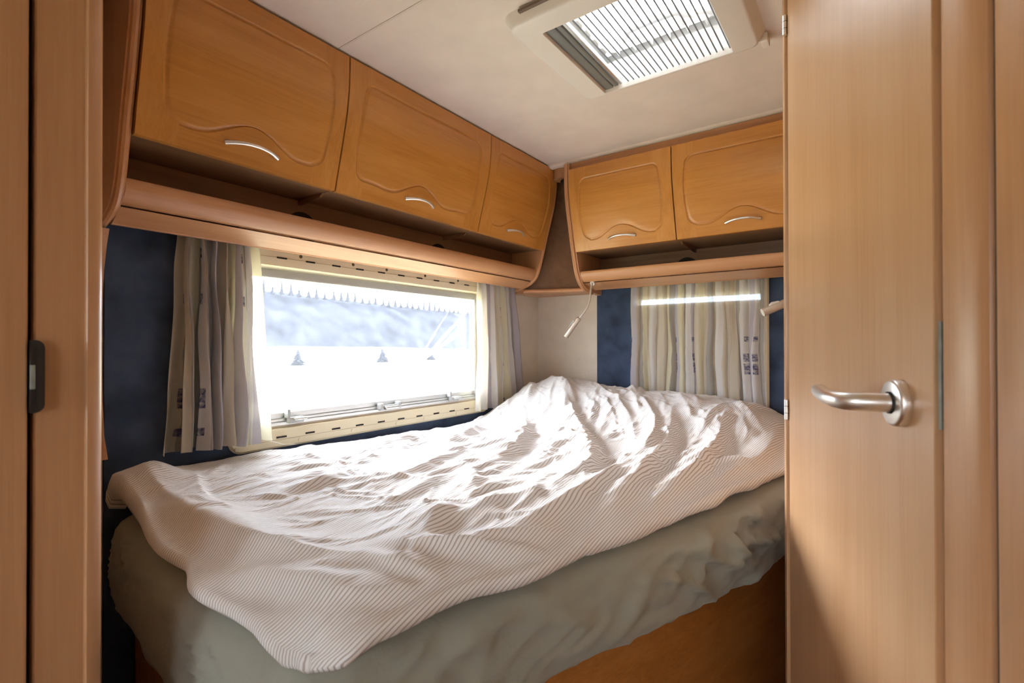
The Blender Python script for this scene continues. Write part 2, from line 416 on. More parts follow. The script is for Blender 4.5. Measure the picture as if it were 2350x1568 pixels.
mb.build('seam', plain('frame_seam', (.42, .34, .2), .6), fr1)
mb = MB(); mb.box(.690, 1.692, YW+.012, YW+.026, .196, .222, .003)
mb.build('top_rail', 'greyplastic', w1, smooth=True)
for i, (x0, x1) in enumerate(((.690, .704), (1.678, 1.692))):
    MB().box(x0, x1, YW+.010, YW+.026, -.222, .20, .002).build('side_rail', 'greyplastic', w1)
# aluminium bottom profile in three steps
for k, (z0, z1, y0) in enumerate(((-.236, -.226, YW-.006), (-.225, -.217, YW-.001), (-.216, -.200, YW+.004))):
    MB().box(.692, 1.690, y0, YW+.024, z0, z1, .0012).build('bottom_profile', 'alu', w1)
MB().box(.692, 1.690, YW+.018, YW+.022, -.215, .20).build('pane', 'pane', w1)
# fly net just inside the pane, with a few stretched creases at the right
nu, nv = 41, 17; mb = MB()
mb.quadgrid([(.694+.994*i/(nu-1), YW+.008+.0012*noise.noise((i*.25, j*.3, 0)), -.204+.404*j/(nv-1)) for j in range(nv) for i in range(nu)], nu, nv)
net = mb.build('fly_net', 'net', w1, smooth=True, fix=False)
for (x0, z0, x1, z1, wd) in ((1.37, -.06, 1.66, .17, .006), (1.36, -.062, 1.64, .07, .004), (1.35, -.05, 1.52, .15, .003), (1.38, -.055, 1.68, .12, .003), (.72, -.105, 1.36, -.068, .003), (.72, -.112, 1.30, -.085, .002)):
    d = Vector((x1-x0, z1-z0)).normalized(); nn = Vector((-d.y, d.x)); mb = MB(); P = []
    for j in range(13):
        t = j/12; w = wd*(.25+1.2*math.sin(math.pi*min(1, t+.12))); cx_, cz_ = x0+(x1-x0)*t, z0+(z1-z0)*t+.004*math.sin(4*t+x0*9)
        for q, yy in ((-1, .0), (0, -.003), (1, .0)): P.append((cx_+nn.x*w*q, YW+.006+yy, cz_+nn.y*w*q))
    mb.quadgrid(P, 3, 13); mb.build('crease', 'crease', net, smooth=True, fix=False)
# slots, screw holes and caps in the frame
slot = MB().box(-.0155, .0155, -.0006, .0006, -.0025-H, .0025-H, .0004, 1).build('vent_slot', 'dark')
slot.location = (.779, YW-.0188, .2515+H); attach(slot, fr1)
for i in range(1, 11): share(slot, 'vent_slot', .779+.0905*i, YW-.0188, .2515+H, fr1)
for i in range(11): share(slot, 'vent_slot', .688+.0905*i, YW-.0188, -.2665-.0005*i+H, fr1)
bm = bmesh.new(); bmesh.ops.create_cone(bm, cap_ends=True, segments=16, radius1=.0055, radius2=.0045, depth=.003)
mb = MB(); mb.take(bm, Matrix.Rotation(math.pi/2, 4, 'X')); mb.v = [(x, y, z-H) for x, y, z in mb.v]
hole = mb.build('screw_hole', plain('brown_recess', (.12, .08, .04), .7)); hole.location = (.838, YW-.0185, .264+H); attach(hole, fr1)
for x in (1.024, 1.164, 1.351, 1.539): share(hole, 'screw_hole', x, YW-.0185, .264+H, fr1)
bm = bmesh.new(); bmesh.ops.create_cone(bm, cap_ends=True, segments=20, radius1=.0062, radius2=.0056, depth=.003)
mb = MB(); mb.take(bm, Matrix.Rotation(math.pi/2, 4, 'X')); mb.v = [(x, y, z-H) for x, y, z in mb.v]
cap = mb.build('screw_cap', 'cream'); cap.location = (.653, YW-.0185, -.283+H); attach(cap, fr1)
for x in (.836, 1.022, 1.211, 1.348, 1.531, 1.70): share(cap, 'screw_cap', x, YW-.0185, -.284+H, fr1)
# latches on the bottom profile
for (x, big) in ((.825, False), (1.52, False)):
    l = MB().box(x-.024, x+.024, YW-.020, YW-.004, -.232, -.214, .003).build('latch', 'greyplastic', w1, smooth=True)
    MB().box(x-.012, x+.030, YW-.030, YW-.019, -.224, -.216, .003).build('lever', 'alu', l, smooth=True)
    MB().box(x-.027, x-.018, YW-.018, YW+.004, -.216, -.190, .002).build('stop', 'greyplastic', l)
l = MB().box(1.14, 1.225, YW-.016, YW-.004, -.232, -.214, .003).build('latch', 'greyplastic', w1, smooth=True)
MB().box(1.152, 1.213, YW-.032, YW-.016, -.229, -.217, .004).build('lever', 'alu', l, smooth=True)
for x in (1.142, 1.222): MB().box(x-.007, x+.007, YW-.024, YW, -.228, -.206, .003).build('stop', 'greyplastic', l)

# ------------------------------------------------------------------ rear window with half-drawn blind
w2 = empty('window_2', XR, .605, -.27); struct(w2, 'rear window with cream frame, blind drawn almost to the top', 'window')
mb = MB(); ring(mb, fnX, (.318, .884, -.31, .30), (.350, .856, -.255, .204), .03, .012,
                [('o', XR-.001, 0), ('o', XR-.012, 0), ('o', XR-.018, .006), ('i', XR-.018, -.004), ('i', XR+.03, 0)])
fr2 = mb.build('frame', 'cream', w2, smooth=True)
for i in range(6):
    share(slot, 'vent_slot', XR-.0186, .392+.0875*i, .245+H, fr2).rotation_euler = (0, 0, math.pi/2)
MB().box(XR+.022, XR+.026, .345, .861, -.25, .21).build('pane', glass_mat('tinted_acrylic', (.50, .52, .55), .05), w2)
bl = MB().box(XR-.004, XR-.002, .346, .860, -.2545, .160).build('blind', 'blind', w2)
MB().box(XR-.010, XR+.002, .346, .860, .158, .177, .002).build('blind_bar', 'whiter', bl)
MB().box(XR-.008, XR+.0, .346, .860, .140, .1485, .0015).build('blind_bar', 'greyplastic', bl)

# ------------------------------------------------------------------ roof light
w3 = empty('window_3', 1.2, .465, ZC); struct(w3, 'roof light in a beige frame with pleated fly screen', 'window')
ZS = 0.762
mb = MB(); fnZ = lambda a, b, d: (a, b, d)
ring(mb, fnZ, (.965, 1.402, .219, .712), (SX0, SX1, SY0, SY1), .028, .004,
     [('o', ZC, -.012), ('o', ZS+.008, 0), ('o', ZS+.002, .003), ('o', ZS, .010), ('i', ZS, -.002), ('i', ZS+.004, 0), ('i', ZC+.06, 0)], n=5)
fr3 = mb.build('frame', 'white', w3, smooth=True, angle=50)
MB().box(.950, .966, .30, .665, ZC-.010, ZC-.004).build('grip_slot', plain('slot_brown', (.17, .12, .09), .8), fr3)
MB().box(1.385, 1.425, .203, .222, ZS+.004, ZC-.002, .003).build('catch', 'white', fr3, smooth=True)
# blind cassette bars along the left side
for y0, y1, z0, z1, mm in ((.618, .645, ZS+.008, ZS+.022, 'greyplastic'), (.602, .616, ZS+.010, ZS+.020, 'greyplastic'), (.590, .600, ZS+.012, ZS+.026, 'alu')):
    cb = MB().box(SX0, SX1, y0, y1, z0, z1, .003).build('cassette_bar', mm if mm != 'greyplastic' else plain('cassette_grey', (.17, .17, .15), .4), w3, smooth=True)
# pleated fly screen: zig-zag net and the grey fold lines
npl = 18; P = []
for i in range(2*npl+1):
    y = SY0+.003+(.588-SY0-.003)*i/(2*npl); zz = ZS+.016+(.007 if i % 2 else 0)
    P += [(SX0, y, zz), (SX1, y, zz)]
mb = MB(); mb.quadgrid(P, 2, 2*npl+1); scr = mb.build('fly_screen', 'roofnet', w3, fix=False)
base = MB().tube([(SX0, 0, -H), (SX1, 0, -H)], .0018, 6).build('pleat', 'cord')
base.location = (0, SY0+.006, ZS+.014+H); attach(base, scr)
for i in range(1, npl): share(base, 'pleat', 0, SY0+.006+(.588-SY0-.006)*i/npl, ZS+.014+H, scr)
# shaft, dome rim, dome and opening handle
mb = MB(); ring(mb, fnZ, (SX0-.018, SX1+.03, SY0-.02, SY1+.02), (SX0-.01, SX1+.02, SY0-.01, SY1+.01), .01, .01, [('o', ZC+.0, 0), ('o', ZC+.10, 0), ('i', ZC+.10, 0), ('i', ZC+.0, 0), ('o', ZC, 0)])
mb.build('shaft', 'whiter', w3)
mb = MB(); ring(mb, fnZ, (SX0-.02, SX1+.035, SY0-.03, SY1+.03), (SX0+.06, SX1-.005, SY0+.035, SY1-.012), .03, .035,
                [('o', ZC+.10, 0), ('i', ZC+.085, 0), ('i', ZC+.078, .004), ('i', ZC+.10, .006), ('i', ZC+.115, .006), ('o', ZC+.12, 0), ('o', ZC+.10, 0)])
rim = mb.build('dome_rim', plain('rim_cream', (.78, .72, .60), .5), w3, smooth=True)
for i in range(6): MB().box(SX0+.08+.05*i, SX0+.083+.05*i, SY1-.03, SY1-.012, ZC+.065, ZC+.10).build('rib', 'whiter', rim)
for i in range(6): MB().box(SX1-.03, SX1-.005, SY0+.06+.05*i, SY0+.063+.05*i, ZC+.065, ZC+.10).build('rib', 'whiter', rim)
P = []; nd = 13
for j in range(nd):
    for i in range(nd):
        a, b_ = i/(nd-1), j/(nd-1); P.append((SX0-.01+(SX1-SX0+.03)*a, SY0-.02+(SY1-SY0+.04)*b_, ZC+.125+.05*math.sin(math.pi*a)**.5*math.sin(math.pi*b_)**.5 if 0 < a < 1 and 0 < b_ < 1 else ZC+.12))
mb = MB(); mb.quadgrid(P, nd, nd); mb.build('dome', glass_mat('dome_acrylic', (.80, .82, .85), .05, .06), w3, smooth=True, fix=False, angle=None)
hx = 1.345
hd = MB().tube([(hx+.02, .59, ZC+.09), (hx-.005, .565, ZC+.08), (hx-.03, .55, ZC+.075), (hx-.06, .53, ZC+.072), (hx-.066, .50, ZC+.07), (hx-.066, .43, ZC+.07), (hx-.06, .40, ZC+.072), (hx-.03, .385, ZC+.075), (hx+.0, .37, ZC+.08)], [.004, .005, .009, .012, .012, .012, .012, .010, .005], 12).build('handle', 'whiter', w3, smooth=True)
for y in (.535, .40): MB().tube([(hx-.03, y, ZC+.072), (hx+.012, y, ZC+.082)], .010, 10).build('arm', 'whiter', hd, smooth=True)
MB().tube([(hx-.02, .36, ZC+.075), (hx-.005, .335, ZC+.078), (hx+.012, .325, ZC+.08)], [.006, .009, .011], 10).build('stay', 'whiter', w3, smooth=True)

# ------------------------------------------------------------------ overhead cabinets
LP = smooth_tab([(.79, 1.158), (.74, 1.158), (.69, 1.161), (.63, 1.170), (.55, 1.191), (.47, 1.214), (.423, 1.226), (.359, 1.244), (.33, 1.254), (.303, 1.269), (.285, 1.292), (.273, 1.319), (.263, 1.36), (.255, 1.40)], 90, 3)
RP = smooth_tab([(.79, 1.869), (.758, 1.868), (.707, 1.868), (.64, 1.873), (.58, 1.884), (.462, 1.915), (.40, 1.932), (.327, 1.955), (.295, 1.972), (.267, 1.996), (.248, 2.03), (.237, 2.066), (.234, 2.13), (.233, XR)], 90, 3)
fl = lambda z: interp(LP, z)
fr_ = lambda z: interp(RP, z)

def cabinet_door(root, long, a0, a1, z0, z1, hstyle):
    """framed curved door; a = position along the wall; face follows the cabinet profile; flip so 'left' is left in view"""
    prof = fl if long else fr_
    gx, gz = ('cab_x' if long else 'cab_y'), 'cab_z'
    def P(a, z, out):          # out > 0 toward the room
        zc = min(max(z, z0), z1); d = prof(zc)-out
        return (a, d, z) if long else (d, a, z)
    w = a1-a0; st = .055 if w > .5 else .048
    tr_, br = .045, .078
    il, ir, it, ib = a0+st, a1-st, z1-tr_, z0+.045
    r = .028
    mid = (a0+a1)/2; hump = .040; hw = min(.115, w*.27)
    # groove outline, counter-clockwise from the start of the bottom edge
    def wave(a):
        t = (a-mid)/hw
        base = .012*math.cos(math.pi*min(1, abs(t)/1.7)) if False else 0
        return ib + (hump*.5*(1+math.cos(math.pi*t)) if abs(t) < 1 else 0) - .006*math.exp(-((abs(t)-1.15)/.35)**2)
    nb = 40
    bottom = [(il+r+(ir-il-2*r)*i/nb, 0) for i in range(nb+1)]; bottom = [(a, wave(a)) for a, _ in bottom]
    def arc(cx, cz, a_0, n=6): return [(cx+r*math.cos(math.radians(a_0+90*i/n)), cz+r*math.sin(math.radians(a_0+90*i/n))) for i in range(1, n+1)]
    nvs = 10
    right = arc(ir-r, ib+r, 270) + [(ir+.0, ib+r+(it-ib-2*r)*i/nvs) for i in range(1, nvs+1)] + arc(ir-r, it-r, 0)
    top = [(ir-r-(ir-il-2*r)*i/nb, it) for i in range(0, nb+1)]
    left = arc(il+r, it-r, 90) + [(il, it-r-(it-ib-2*r)*i/nvs) for i in range(1, nvs+1)] + arc(il+r, ib+r, 180)
    def bulge(p):               # the upright sides of the inset bow outwards a little
        a, z = p; t = (z-ib)/(it-ib); k = math.sin(math.pi*max(0, min(1, t)))*.012
        f = (a-mid)/((ir-il)/2); return (a+k*np.sign(f)*max(0, abs(f)-.75)/.25, z)
    bottom = [bulge(p) for p in bottom]; right = [bulge(p) for p in right]; top = [bulge(p) for p in top]; left = [bulge(p) for p in left]
    c = ((il+ir)/2, (it+ib)/2+.01)
    TH = .016
    door = None
    def inset(p, d):
        # move toward the panel centre by d (approx. constant offset)
        dx, dz = c[0]-p[0], c[1]-p[1]; ex = min(1, d/max(1e-6, abs(dx))) if abs(dx) > 1e-6 else 0; ez = min(1, d/max(1e-6, abs(dz))) if abs(dz) > 1e-6 else 0
        return (p[0]+np.sign(dx)*d*sstep(0, 1, min(1., abs(dx)/((ir-il)/2))**6), p[1]+np.sign(dz)*d*sstep(0, 1, min(1., abs(dz)/((it-ib)/2))**4))
    ol = bottom + right + top[1:] + left[:-1]
    # central panel (thing > door > panel)
    loops = []
    for d, out in ((-.0005, TH), (.0030, TH-.0035), (.0060, TH-.0040), (.0095, TH-.0010), (.013, TH-.0002)):
        loops.append([P(*inset(p, d), out) for p in ol])
    for k in (.75, .5, .25, .02):
        loops.append([P(c[0]+(inset(p, .013)[0]-c[0])*k, c[1]+(inset(p, .013)[1]-c[1])*k, TH) for p in ol])
    mb = MB(); mb.loops(loops, cap1=True)
    door = mb.build('door', gx, root, smooth=True, angle=60)
    tag(door, 'curved cherry-coloured lift-up door with inset panel')
    ring_out = 7
    def strip(name, inner, outer, mat):
        L = []
        n = len(inner)
        for k in range(5):
            t = k/4; L.append([P(i[0]+(o_[0]-i[0])*t, i[1]+(o_[1]-i[1])*t, TH) for i, o_ in zip(inner, outer)])
        L.append([P(o_[0], o_[1], TH-.002) for o_ in outer]); L.append([P(o_[0], o_[1], 0) for o_ in outer])
        mb = MB(); mb.quadgrid([p for row in L for p in row], n, len(L)); return mb.build(name, mat, door, smooth=True, angle=60)
    e = .0015
    strip('bottom_rail', bottom, [(a, z0) for a, _ in bottom], gx)
    strip('top_rail', top, [(a, z1) for a, _ in top], gx)
    def stile(pts, x_edge, pos):
        # pts run from one joint around the upright to the other joint; boundary path along the door edge
        pa, pb = pts[0], pts[-1]
        zA = z0 if pa[1] < c[1] else z1; zB = z0 if pb[1] < c[1] else z1
        nA = 5
        n = len(pts); outer = []
        for i in range(n):
            if i <= nA: outer.append((pa[0]+(x_edge-pa[0])*i/nA, zA))
            elif i >= n-1-nA: outer.append((pb[0]+(x_edge-pb[0])*(n-1-i)/nA, zB))
            else: outer.append((x_edge, zA+(zB-zA)*(i-nA)/(n-1-2*nA)))
        strip('stile', pts, outer, gz)
    stile([bottom[-1]]+right, a1, 1)
    stile([top[-1]]+left, a0, -1)
    # bow handle
    hz = z0+.040; hl = .062 if long else .058
    pts, rs = [], []
    for i in range(17):
        t = -1+2*i/16; a = mid+hl*t+(-.012 if long else .012)*0; zz = hz+.005*(1-t*t)-.004
        outv = TH+.020*(1-abs(t)**2.2)+.001
        pts.append(P(a, zz, outv)); rs.append(.0040+.0016*abs(t)**3)
    mb = MB(); mb.tube(pts, rs, 10)
    hnd = mb.build('handle', 'satin', door, smooth=True, angle=60); tag(hnd, 'satin metal bow handle')
    return door

def cabinet(long, a0, a1, z0, z1, name_label):
    root = empty('overhead_cabinet', (a0+a1)/2 if long else XR, YW if long else (a0+a1)/2, z0)
    tag(root, name_label, 'cabinet', 'overhead cabinets')
    prof = fl if long else fr_; wall = YW if long else XR
    zs = np.linspace(z0+.004, ZC-.004 if long else z1+.003, 16)
    poly = [(wall-.001, z) for z in (zs[0], zs[-1])] + [(prof(z)+.003, z) for z in zs[::-1]]
    fn = (lambda a, b, d: (d, a, b)) if long else (lambda a, b, d: (a, d, b))
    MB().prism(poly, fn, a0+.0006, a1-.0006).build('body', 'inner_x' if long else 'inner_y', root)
    cabinet_door(root, long, a0+.0022, a1-.0022, z0, z1, 0)
    return root
cabinet(True, .367, .836, .430, .783, 'overhead cabinet at the far left, largest in view, beside the left post')
cabinet(True, .836, 1.458, .430, .783, 'middle overhead cabinet of the three above the big window')
cabinet(True, 1.458, 1.929, .430, .783, 'overhead cabinet above the right end of the big window, next to the corner')
cabinet(False, .598, 1.036, .402, .742, 'overhead cabinet on the rear wall, next to the corner shelf')
cabinet(False, .122, .598, .402, .742, 'overhead cabinet on the rear wall, partly hidden by the tall door')

# fascia strip above the rear doors
o = MB().box(1.878, 1.90, .121, 1.035, .746, .777).build('cabinet_fascia', 'frame_y'); tag(o, 'narrow brown fascia strip above the rear overhead cabinets', 'fascia')

# open shelves under the cabinets, with end panels
def end_panel_poly(tab, wall, zlo, zhi, grow=0.0):
    zs = [z for z, d in tab if zlo <= z <= zhi]
    return [(wall, zlo), (wall, zhi)] + [(interp(tab, z)-grow, z) for z in sorted(zs, reverse=True)]
def open_shelf(long, a0, a1, ztop, label, zlip, zmid, zbot, dbot, dividers, holes, ends):
    prof = fl if long else fr_; tab = LP if long else RP; wall = YW if long else XR
    g = 'frame_x' if long else 'frame_y'
    fn = (lambda a, b, d: (d, a, b)) if long else (lambda a, b, d: (a, d, b))
    root = empty('open_shelf', (a0+a1)/2 if long else XR, YW if long else (a0+a1)/2, zbot); tag(root, label, 'shelf', 'open shelves under the cabinets')
    # rounded front lip
    P = []; n = 12
    dl, dm = prof(zlip), prof(zmid)
    for i in range(n+1):
        t = i/n; z = zlip+(zmid-zlip)*t; P.append((prof(z)+.004-.010*math.sin(math.pi*min(1, t*1.0))**.7, z))
    lip = [(dl+.030, zlip-.012), (dl+.026, zlip-.003), (dl+.012, zlip+.001)] + P + [(dm+.022, zmid+.004)]
    MB().prism(lip, fn, a0, a1).build('lip', g, root, smooth=True, angle=40)
    # lower fascia running back to the wall
    low = [(dm+.010, zmid-.0015), (dm+.002, zmid-.004), (dbot-.002, zbot+.002), (dbot, zbot), (dbot+.010, zbot), (dbot+.012, zmid-.002)]
    MB().prism(low, fn, a0, a1).build('fascia', g, root, smooth=False)
    MB().prism([(dl+.028, zlip-.020), (wall-.012, zlip-.020), (wall-.012, zlip-.010), (dl+.028, zlip-.010)], fn, a0, a1).build('board', g, root)
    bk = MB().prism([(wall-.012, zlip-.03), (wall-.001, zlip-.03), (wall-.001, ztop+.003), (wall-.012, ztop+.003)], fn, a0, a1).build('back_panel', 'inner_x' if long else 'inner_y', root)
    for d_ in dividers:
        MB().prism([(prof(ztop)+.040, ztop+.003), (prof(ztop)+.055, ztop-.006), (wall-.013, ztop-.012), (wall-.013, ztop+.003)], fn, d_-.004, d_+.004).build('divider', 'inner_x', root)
    for h in holes:
        bm = bmesh.new(); bmesh.ops.create_cone(bm, cap_ends=True, segments=28, radius1=.050, radius2=.050, depth=.004)
        mt = (Matrix.Translation((h, wall-.0125, zlip+.002)) @ Matrix.Rotation(math.pi/2, 4, 'X')) if long else (Matrix.Translation((wall-.0125, h, zlip+.002)) @ Matrix.Rotation(math.pi/2, 4, 'Y'))
        mb = MB(); mb.take(bm, mt); mb.build('round_vent', 'dark', bk)
    for (e0, e1, zl, zh, zg) in ends:
        ep = MB().prism(end_panel_poly(tab, wall, zl, zh, .006), fn, e0, e1).build('end_panel', 'frame_z', root, smooth=True, angle=30)
        bead = [(interp(tab, z)-.0065, z) for z, d in tab if zl <= z <= zh]
        em = (e0+e1)/2
        pts = [((em, d, z) if long else (d, em, z)) for d, z in bead]
        MB().tube(pts, abs(e1-e0)*.36, 8).build('edge_bead', 'frame_z', ep, smooth=True)
    return root
open_shelf(True, .367, 1.929, .430, 'open shelf with rounded lip under the cabinets above the big window', .348, .296, .263, 1.335, [.836, 1.458], [.845, 1.43], [(.345, .366, .255, .79, 0), (1.930, 1.952, .255, .79, 0)])
open_shelf(False, .121, 1.036, .402, 'open shelf with rounded lip under the rear wall cabinets', .322, .277, .252, 2.095, [.598], [.635], [(1.037, 1.062, .2335, .775, 0)])

# corner unit between both cabinet runs
cr = empty('corner_shelf', 2.1, 1.32, .245); tag(cr, 'brown corner unit with curved shelf board between the two cabinet runs', 'shelf')
Q = [(1.953, 1.335), (1.968, 1.300), (1.990, 1.262), (2.010, 1.215), (2.026, 1.165), (2.038, 1.115), (2.046, 1.064)]
mb = MB(); mb.prism(Q+[(XR-.001, 1.064), (XR-.001, YW-.001), (1.953, YW-.001)], fnZ, .243, .262); bd = mb.build('shelf_board', 'frame_x', cr)
mb = MB(); mb.tube([(x-.001, y-.001, .2525) for x, y in Q], .0095, 10); mb.build('edge_bead', 'frame_x', bd, smooth=True)
mb = MB(); mb.prism([(x+.012, y+.008) for x, y in Q]+[(XR-.002, 1.066), (XR-.002, YW-.002), (1.955, YW-.002)], fnZ, .262, .770); mb.build('curved_panel', wood('corner_brown_shaded', (.13, .058, .026), (.18, .085, .040), (.22, .11, .055), 'X'), cr, smooth=True, angle=30)  # brown wood, darkened further for the shade in the corner
mb = MB(); mb.prism([(1.930+.036*math.cos(a), 1.112+.036*math.sin(a)) for a in [i*2*math.pi/24 for i in range(24)]], fnZ, .735, .789); mb.build('ceiling_cap', 'frame_z', cr, smooth=True, angle=30)
bm = bmesh.new(); bmesh.ops.create_cone(bm, cap_ends=True, segments=24, radius1=.016, radius2=.013, depth=.01)
mb = MB(); mb.take(bm, Matrix.Translation((1.915, 1.094, .722)) @ Matrix.Rotation(math.radians(-50), 4, 'Y')); mb.build('socket', 'dark', cr)

# foot panel of the bed niche, its edge swinging back to the wall
tab = [(.15, YW-.01), (.10, YW-.004), (.25, 1.352), (.20, 1.378)]
ft = MB().prism([(YW-.001, -.25), (YW-.001, .254), (1.345, .254), (1.362, .22), (1.378, .17), (1.389, .10), (1.393, 0), (1.389, -.10), (1.375, -.2), (1.35, -.25)], lambda a, b, d: (d, a, b), .345, .366).build('side_board', 'frame_z', smooth=True, angle=30)
tag(ft, 'slim wooden side board between the left post and navy panel', 'panel')

# ------------------------------------------------------------------ tall door, its jamb posts, left post and sliding door
hd_ = math.radians(20.4); dx, dy = math.cos(hd_), math.sin(hd_); nx, ny = -dy, dx
P0 = (.715, -.03)
def D(s, out, z): return (P0[0]+dx*s+nx*out, P0[1]+dy*s+ny*out, z)
def dpoly(mb, poly, z0, z1): return mb.prism(poly, lambda a, b, d: D(a, b, d), z0, z1)
d1 = empty('door_1', *D(.2, -.015, ZF)); struct(d1, 'tall pale beech door with a lever handle', 'door')
leaf = dpoly(MB(), [(-.066, -.03), (.4655, -.03), (.4655, -.001), (.4645, 0), (-.065, 0), (-.066, -.001)], ZF+.02, .770).build('leaf', 'door_z', d1)
# hinges
for zc in (.655, -.134):
    hg = MB().tube([D(.469, .004, zc-.020), D(.469, .004, zc+.020)], .0045, 12).build('hinge', 'satin', d1, smooth=True)
    for q in (-.007, .007): MB().tube([D(.469, .004, zc+q-.0004), D(.469, .004, zc+q+.0004)], .0047, 12).build('hinge_gap', 'dark', hg)
# handle: rose, neck, lever
hz = -.067
rs = MB(); L = []
for (rad, out) in ((.0262, .0), (.0268, .002), (.0268, .0085), (.0258, .0105), (.0235, .0115), (.0, .0115)):
    L.append([D(rad*math.cos(a), out, hz+rad*math.sin(a)) for a in [2*math.pi*i/40 for i in range(40)]])
rs.loops(L); rose = rs.build('rose', 'satin', d1, smooth=True, angle=40)
lv = MB().tube([D(0, .010, hz), D(0, .040, hz), D(.003, .048, hz), D(.010, .055, hz), D(.022, .0595, hz+.0005), D(.045, .060, hz+.001), D(.075, .057, hz+.002), D(.100, .053, hz+.003), D(.116, .050, hz+.0035), D(.122, .049, hz+.0035)],
               [.0108, .0108, .0108, .0106, .0102, .0098, .0096, .0096, .0085, .004], 20).build('lever', 'satin', d1, smooth=True, angle=50)
MB().tube([D(-.0, .0115, hz), D(0, .0135, hz)], .0125, 20).build('collar', 'dark', rose, smooth=True)
bm = bmesh.new(); bmesh.ops.create_icosphere(bm, subdivisions=1, radius=.0022); mb = MB(); mb.take(bm, Matrix.Translation(D(.0103, .021, hz+.0005))); mb.build('grub_screw', 'dark', lv)
# hinge-side jamb strip and the wall of the wash cubicle behind the door
def strip_struct(name, poly, z0, z1, mat, label, cat='trim', smooth=True):
    o = dpoly(MB(), poly, z0, z1).build(name, mat, smooth=smooth, angle=30); struct(o, label, cat); return o
strip_struct('trim_3', [(.4725, -.04), (.4725, .002), (.4735, .004), (.487, .004), (.493, .002), (.497, -.004), (.498, -.04)], ZF, ZC, 'door_z', 'narrow jamb strip on the hinge side of the tall door')
o = MB().prism([(1.155, .085), (XR, .085), (XR, .118), (1.175, .118)], fnZ, ZF, ZC).build('wall_washroom', 'post_z'); struct(o, 'wooden side wall of the wash cubicle behind the tall door', 'wall')
def bull(s0, s1, depth, back, n=22, p=2.6):
    P = []
    for i in range(n+1):
        t = -1+2*i/n; P.append(((s0+s1)/2+(s1-s0)/2*t, -.012+depth*(1-abs(t)**p)**(1/p)))
    return [(s0, back)] + P + [(s1, back)]
strip_struct('trim_4', bull(-.1460, -.0712, .015, -.05, p=2.3), ZF, ZC, 'post_z', 'rounded wooden post beside the latch edge of the tall door')
strip_struct('trim_5', bull(-.275, -.1500, .022, -.05, p=2.0), ZF, ZC, 'post_z', 'rounded wooden post at the right border, nearest the viewer')
strip_struct('trim_6', [(-.0711, -.05), (-.0662, -.05), (-.0662, -.012), (-.0711, -.012)], ZF, ZC, 'dark', 'dark strip standing in for the shaded gap between tall door and its post')  # solid dark fill painted as the shade between door and post
stp = dpoly(MB(), [(-.0711, -.012), (-.0700, -.012), (-.0700, -.007), (-.0738, -.0002), (-.0748, -.0022), (-.0711, -.0088)], -.085, .022).build('strike_plate', 'strike'); tag(stp, 'zinc strike plate on the post edge beside the tall door', 'strike plate')
o = MB().prism([D(-.275, -.05, 0)[:2], D(-.275, -.02, 0)[:2], (.36, YR), (.40, YR)], fnZ, ZF, ZC).build('wall_cubicle', 'post_z'); struct(o, 'wooden front wall of the wash cubicle beside the viewer', 'wall')

strip_struct('trim_9', [(-.1499, -.05), (-.1461, -.05), (-.1461, -.007), (-.1499, -.007)], ZF, ZC, 'dark', 'dark strip standing in for shade in the groove between the two right posts')  # dark bar paints the shadow line between the posts
# left post with bead and nose
nose = [(.1825+.0175*math.sin(a), .7645-.0195*math.cos(a)) for a in [i*math.pi/2/10 for i in range(11)]]
poly = [(.137, .79), (.137, .752), (.139, .750), (.1805, .750), (.1812, .7465), (.1825, .745)] + nose[1:] + [(.2, .80), (.2, YW-.001), (.137, YW-.001)]
o = MB().prism(poly, fnZ, ZF, ZC).build('trim_7', 'post_z', smooth=True, angle=25); struct(o, 'wooden post with rounded nose at the left of the bed niche', 'trim')
d2 = empty('door_2', -.15, .77, ZF); struct(d2, 'wooden sliding door leaf at the left border', 'door')
MB().box(-.48, .1312, .744, .774, ZF+.01, ZC-.01, .002).build('leaf', 'post_z', d2)
o = MB().box(.1305, .1368, .764, .80, ZF, ZC).build('trim_8', 'dark'); struct(o, 'dark strip standing in for shade in the groove between sliding door and left post', 'trim')  # shade of the groove put in as a dark bar
lt = empty('door_latch', .137, .75, -.035); tag(lt, 'black plastic latch keep on the left post', 'latch')
P = [(x, z) for x, z in rrect(.1245, .1440, -.0742, .0058, .009, 6)]
P = [(max(x, .1325), z) for x, z in P]
mb = MB(); mb.prism(P, fnY, .738, .7515); mb.build('keep', 'black', lt)
mb = MB(); mb.prism([(.137, -.066), (.1415, -.064), (.1425, -.055), (.1425, -.012), (.1415, -.004), (.137, -.002)], fnY, .7355, .739); mb.build('keep_ridge', 'black', lt)
mb = MB(); mb.box(.1322, .1362, .7362, .742, -.0480, -.0215, .0006); mb.build('strike', 'strike', lt)

# ------------------------------------------------------------------ bed: base, mattress, duvet
def resample(poly, n, closed=True):
    P = np.array(poly+([poly[0]] if closed else [])); d = np.r_[0, np.cumsum(np.linalg.norm(np.diff(P, axis=0), axis=1))]
    t = np.linspace(0, d[-1], n+(1 if closed else 0))[:n]
    return np.stack([np.interp(t, d, P[:, 0]), np.interp(t, d, P[:, 1])], 1)
def relax(P, it):
    for _ in range(it): P = (np.roll(P, 1, 0)+2*P+np.roll(P, -1, 0))/4
    return P
BO = [(.318, .535), (.45, .495), (.70, .415), (.868, .355), (1.125, .255), (1.386, .185), (1.60, .145), (2.165, .132), (2.165, 1.375), (.370, 1.375), (.350, 1.2), (.322, .95), (.308, .75)]
BP = relax(resample(BO, 420), 26)
ZT, ZB = -.375, -.545
cen = BP.mean(0)
tang = np.roll(BP, -1, 0)-np.roll(BP, 1, 0); tang /= np.linalg.norm(tang, axis=1)[:, None]; nrm = np.stack([tang[:, 1], -tang[:, 0]], 1)
